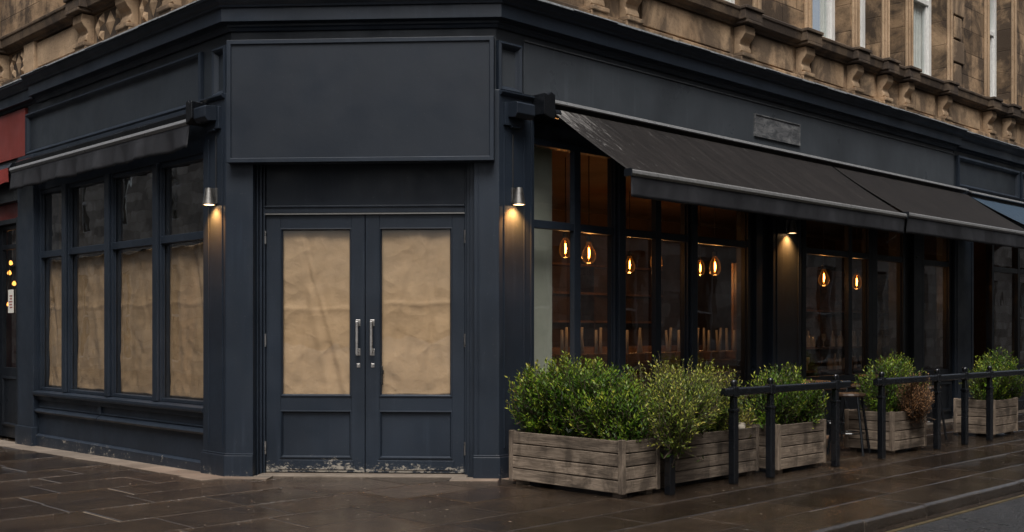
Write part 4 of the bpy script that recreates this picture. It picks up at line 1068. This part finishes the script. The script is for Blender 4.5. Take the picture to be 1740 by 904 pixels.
pendant(3.36, -.9, 2.085, 0, 'amber pendant bulb crossed by the thin glazing bar left of the first thick jamb')
pendant(4.51, -.9, 2.065, 0, 'amber pendant bulb in the wide pane left of the lamp pilaster')
pendant(7.09, -.9, 2.018, 1, 'amber pendant bulb in the first window beyond the lamp pilaster')
pendant(8.20, -1.0, 2.0, 0, 'amber pendant bulb in the narrow pane second beyond the lamp pilaster')
pendant(5.21, -2.8, 2.2, 1, 'added distant bulb standing in for a warm reflection, left of the third tall pane', 5.5)  # added bulb in place of a reflected glow, strengthened to warm the back bar
pendant(6.86, -2.8, 2.22, 0, 'added distant bulb standing in for a warm reflection at the left of the wide pane', 5.5)  # second added bulb where only a reflection shows, also lighting the back bar
# long ledge with upturned stools
t = thing('bar_ledge', tuple(P(FR, 4.0, -1.3, 0)), ang(FR), 'long brown bar ledge just inside the right windows', 'bar ledge')
part(MB().box(FR, 1.3, 6.1, -1.6, -1.1, .88, .93, wood=True), 'ledge_top', 'bench_wood', t, bevel=.004)
for s in (1.5, 3.0, 4.5, 5.9): part(MB().box(FR, s-.03, s+.03, -1.4, -1.3, .014, .88, wood=True), 'leg', 'dark_wood', t)
part(MB().box(FR, 1.3, 6.1, -1.14, -1.105, .60, .879, wood=True), 'apron', 'bench_wood', t)
proto = None
words = ['first', 'second', 'third', 'fourth', 'fifth', 'sixth', 'seventh', 'eighth']
for i in range(8):
    s = 1.75+i*.53+rnd.uniform(-.04, .04); a = rnd.uniform(-.25, .25)
    lb = 'upturned stool with pale legs on the bar ledge, %s from the cream partition' % words[i]
    if proto is None:
        fr = subframe(FR, s, -1.32, a)
        proto = thing('upturned_stool', tuple(P(fr, 0, 0, .93)), ang(fr), lb, 'stool', 'upturned stools on the bar ledge')
        part(MB().box(fr, -.20, .20, -.16, .16, .931, 1.03, wood=True), 'seat', 'bench_wood', proto, bevel=.01)
        for sx in (-1, 1):
            for sn in (-1, 1):
                part(MB().tube([P(fr, sx*.14, sn*.11, 1.03), P(fr, sx*.155, sn*.122, 1.31+.015*sx)], [.021, .014], 8), 'leg', 'pale_wood', proto, smooth=True)
    else: dup(proto, tuple(P(FR, s, -1.32, .93)), ang(FR)+a, lb)
# shelf unit with glassware further along
t = thing('shelf_unit', tuple(P(FR, 9.6, -2.2, 0)), ang(FR), 'tall brown shelf unit holding glassware inside the far right windows', 'shelf unit')
for z in (.30, .66, 1.03, 1.62): part(MB().box(FR, 7.3, 12.6, -2.5, -2.1, z-.03, z, wood=True), 'shelf', 'bench_wood', t)
for s in (7.3, 9.1, 10.9, 12.57): part(MB().box(FR, s, s+.03, -2.499, -2.101, .014, 2.3, wood=True), 'upright', 'dark_wood', t)
part(MB().box(FR, 7.3, 12.6, -2.55, -2.51, .014, 2.3, wood=True), 'back_panel', 'bench_wood', t)
jars = {}
def jar(kind, s, n, z, shelf):
    lb = {0: 'tall clear bottle', 1: 'squat glass jar', 2: 'stemmed drinking glass'}[kind]+' standing on the %s shelf of the unit' % shelf
    if kind not in jars:
        pr = {0: [(0, 0), (.038, 0), (.04, .01), (.04, .15), (.015, .20), (.014, .26), (0, .26)], 1: [(0, 0), (.05, 0), (.055, .02), (.055, .13), (.04, .16), (.04, .18), (0, .18)],
              2: [(0, 0), (.035, 0), (.006, .01), (.006, .08), (.035, .12), (.042, .17), (.036, .21), (.034, .21), (.038, .17), (0, .1)]}[kind]
        o = MB().lathe((0, 0, 0), pr, 12).build({0: 'bottle', 1: 'jar', 2: 'drinking_glass'}[kind], M['jar'], None, origin=(0, 0, 0), smooth=True)
        jars[kind] = o
    else:
        o = jars[kind].copy(); COL.objects.link(o)
    o.location = P(FR, s, n, z); tag(o, lb, {0: 'bottle', 1: 'jar', 2: 'glass'}[kind], lb+'s')
for z, nm in ((1.03, 'upper'), (.66, 'middle')):
    s = 7.45
    while s < 12.4:
        if abs((s-7.3) % 1.8) > .06: jar(rnd.choice((0, 0, 1, 2)), s, -2.25+rnd.uniform(-.04, .06), z, nm)
        s += rnd.uniform(.12, .22)
# wooden chair seen through the narrow pane
fr = subframe(FR, 8.75, -1.15, .05)
t = thing('wooden_chair', tuple(P(fr, .25, 0, 0)), ang(fr), 'pale wooden chair with slotted back rail inside the narrow pane', 'chair')
part(MB().box(fr, .0, .50, -.42, .0, .43, .47, wood=True), 'seat', 'bench_wood', t, bevel=.006)
mb = MB().box(fr, .0, .14, .0, .03, .90, 1.10, wood=True).box(fr, .36, .50, .0, .03, .90, 1.10, wood=True).box(fr, .14, .36, .0, .03, .90, .94, wood=True).box(fr, .14, .36, .0, .03, 1.06, 1.10, wood=True).box(fr, .19, .22, .002, .028, .94, 1.06, wood=True).box(fr, .28, .31, .002, .028, .94, 1.06, wood=True)
part(mb, 'backrest', 'pale_wood', t, bevel=.004)
for a, b, zz in ((.0, .0, .90), (.465, .0, .90), (.0, -.42, .43), (.465, -.42, .43)): part(MB().box(fr, a, a+.035, b-.001, b+.034, .014, zz, wood=True), 'leg', 'pale_wood', t)
# back shelves with a warm glow deep in the bar
t = thing('back_bar', tuple(P(FR, 4.0, -4.8, 0)), ang(FR), 'dark wooden back bar with shelves deep inside behind the pendant bulbs', 'back bar')
for z in (1.0, 1.45, 1.9, 2.35): part(MB().box(FR, 1.6, 8.5, -5.04, -4.75, z-.035, z, wood=True), 'shelf', 'bench_wood', t)
for s in (1.6, 3.3, 5.0, 6.7, 8.47): part(MB().box(FR, s, s+.04, -5.039, -4.751, .014, 2.5, wood=True), 'upright', 'dark_wood', t)
part(MB().box(FR, 1.6, 8.5, -4.3, -3.8, .014, 1.05, wood=True), 'counter', 'bench_wood', t)
# pale card on the sill of the wide pane
tag(MB().box(FR, 3.15, 3.95, -.40, -.30, .60, .82).build('carton', M['paper_dull'], None, origin=tuple(P(FR, 3.55, -.35, .6)), bevel=.006), 'long brown carton standing inside the wide pane left of the lamp pilaster', 'carton')

# ------------------------------------------------------------------ small wet leaves on the pavement
mb = MB()
for k in range(420):
    s, n = rnd.uniform(-4.4, 6), rnd.uniform(-2, 2.7)
    if inside(s, n) or (s > -.2 and n < 0): continue
    c = P(FR, s, n, gz(s, n)+.007); a = rnd.uniform(0, 6.28); l = rnd.uniform(.005, .016)
    v = [mb.bm.verts.new(c+Vector((math.cos(a+k2)*l*f, math.sin(a+k2)*l*f, rnd.uniform(0, .003)))) for k2, f in ((0, 1), (1.57, .5), (3.14, 1), (4.71, .5))]
    mb.face(v)
tag(mb.build('fallen_leaves', M['leaf_yellow'] if False else M['border']), 'tiny pale leaf scraps scattered over the wet pavement', 'leaf litter', kind='stuff')

# ------------------------------------------------------------------ buildings across both streets (seen reflected in the glass)
def opposite(fr, s0, s1, label, seed, H=15.0, wm='stone_far'):
    r = random.Random(seed)
    t = thing('stone_building', tuple(P(fr, (s0+s1)/2, 0, 0)), ang(fr), label, 'building')
    fl = [(.3, 3.4), (5.0, 7.2), (8.6, 10.6)]
    cols = []; s = s0+1.2
    while s < s1-1.8: cols.append((s, s+1.15)); s += 3.4
    mb = MB(); zp = -.15
    for z0, z1 in fl:
        mb.box(fr, s0, s1, -.5, 0, zp, z0); x = s0
        for a, b in cols: mb.box(fr, x, a, -.5, 0, z0, z1); x = b
        mb.box(fr, x, s1, -.5, 0, z0, z1); zp = z1
    mb.box(fr, s0, s1, -.5, 0, zp, H); mb.box(fr, s0, s1, -.4, .25, 4.0, 4.35); mb.box(fr, s0, s1, -.4, .2, 11.6, 11.9)
    part(mb, 'wall', wm, t)
    part(MB().prism(fr, [(-8, H), (.3, H), (.3, H+.2), (-4, H+3.2), (-8, H+.2)], s0-.1, s1+.1), 'roof', 'lead', t)
    part(MB().box(fr, s0, s1, -7.9, -7.6, -.15, H), 'rear_wall', 'stone_far', t)
    for z0, z1 in fl:
        for a, b in cols:
            q = MB().ring(fr, a, b, z0, z1, [(0, -.30), (0, -.22), (.07, -.22), (.07, -.30)]).box(fr, a+.07, b-.07, -.29, -.23, (z0+z1)/2-.03, (z0+z1)/2+.03)
            w = part(q, 'window', 'white_paint', t)
            q = MB(); q.face([q.bm.verts.new(P(fr, s, -.26, z)) for s, z in ((a+.07, z0+.07), (b-.07, z0+.07), (b-.07, z1-.07), (a+.07, z1-.07))]); part(q, 'pane', 'glass_up', w)
    return t
OR = subframe(FR, 0, 11.5, math.pi); opposite(OR, -52, 6, 'pale stone terrace across the right hand street, mirrored in the bar windows', 5, wm='render_far')
OL = ((float(P(FR, -14.0, 0, 0).x), float(P(FR, -14.0, 0, 0).y)), nR, dR); opposite(OL, -46, 4, 'pale stone terrace across the left hand street, mirrored in the papered windows', 6, wm='render_far')

# ------------------------------------------------------------------ camera, sky, sun
cam = bpy.data.cameras.new('camera'); co = bpy.data.objects.new('camera', cam); COL.objects.link(co)
co.location = (0, 0, 1.28); co.rotation_euler = (R_(90), 0, 0)
cam.sensor_width = 36; cam.lens = 36*1872/1740; cam.shift_y = 111/1740; cam.clip_end = 500; cam.clip_start = .05
scene.camera = co
W = bpy.data.worlds.new('World'); scene.world = W; W.use_nodes = True; nt = W.node_tree
bg = nt.nodes['Background']; sky = nt.nodes.new('ShaderNodeTexSky'); sky.sky_type = 'NISHITA'; sky.sun_disc = False
EL, AZ = R_(60), math.atan2(-1.0, .02)              # towards the sun, seen from the street
sky.sun_elevation = EL; sky.sun_rotation = math.atan2(math.cos(AZ), math.sin(AZ))
sky.air_density = 1.0; sky.dust_density = 5.0; sky.ozone_density = 1.0
hs = nt.nodes.new('ShaderNodeHueSaturation'); hs.inputs['Saturation'].default_value = .45   # overcast: a greyer dome
nt.links.new(sky.outputs[0], hs.inputs['Color']); nt.links.new(hs.outputs[0], bg.inputs[0]); bg.inputs[1].default_value = .055
sl = bpy.data.lights.new('sun', 'SUN'); sl.energy = 1.5; sl.angle = R_(34); sl.color = (1, .97, .92)
so = bpy.data.objects.new('sun', sl); COL.objects.link(so)
so.rotation_euler = Vector((math.cos(AZ)*math.cos(EL), math.sin(AZ)*math.cos(EL), math.sin(EL))).to_track_quat('Z', 'Y').to_euler()
scene.view_settings.view_transform = 'Standard'; scene.view_settings.look = 'None'; scene.view_settings.exposure = 1.2; scene.view_settings.gamma = 1
scene.view_settings.use_curve_mapping = False
scene.cycles.use_denoising = True; scene.cycles.max_bounces = 8; scene.cycles.transparent_max_bounces = 16; scene.cycles.sample_clamp_indirect = 4
scene.cycles.caustics_reflective = False; scene.cycles.caustics_refractive = False
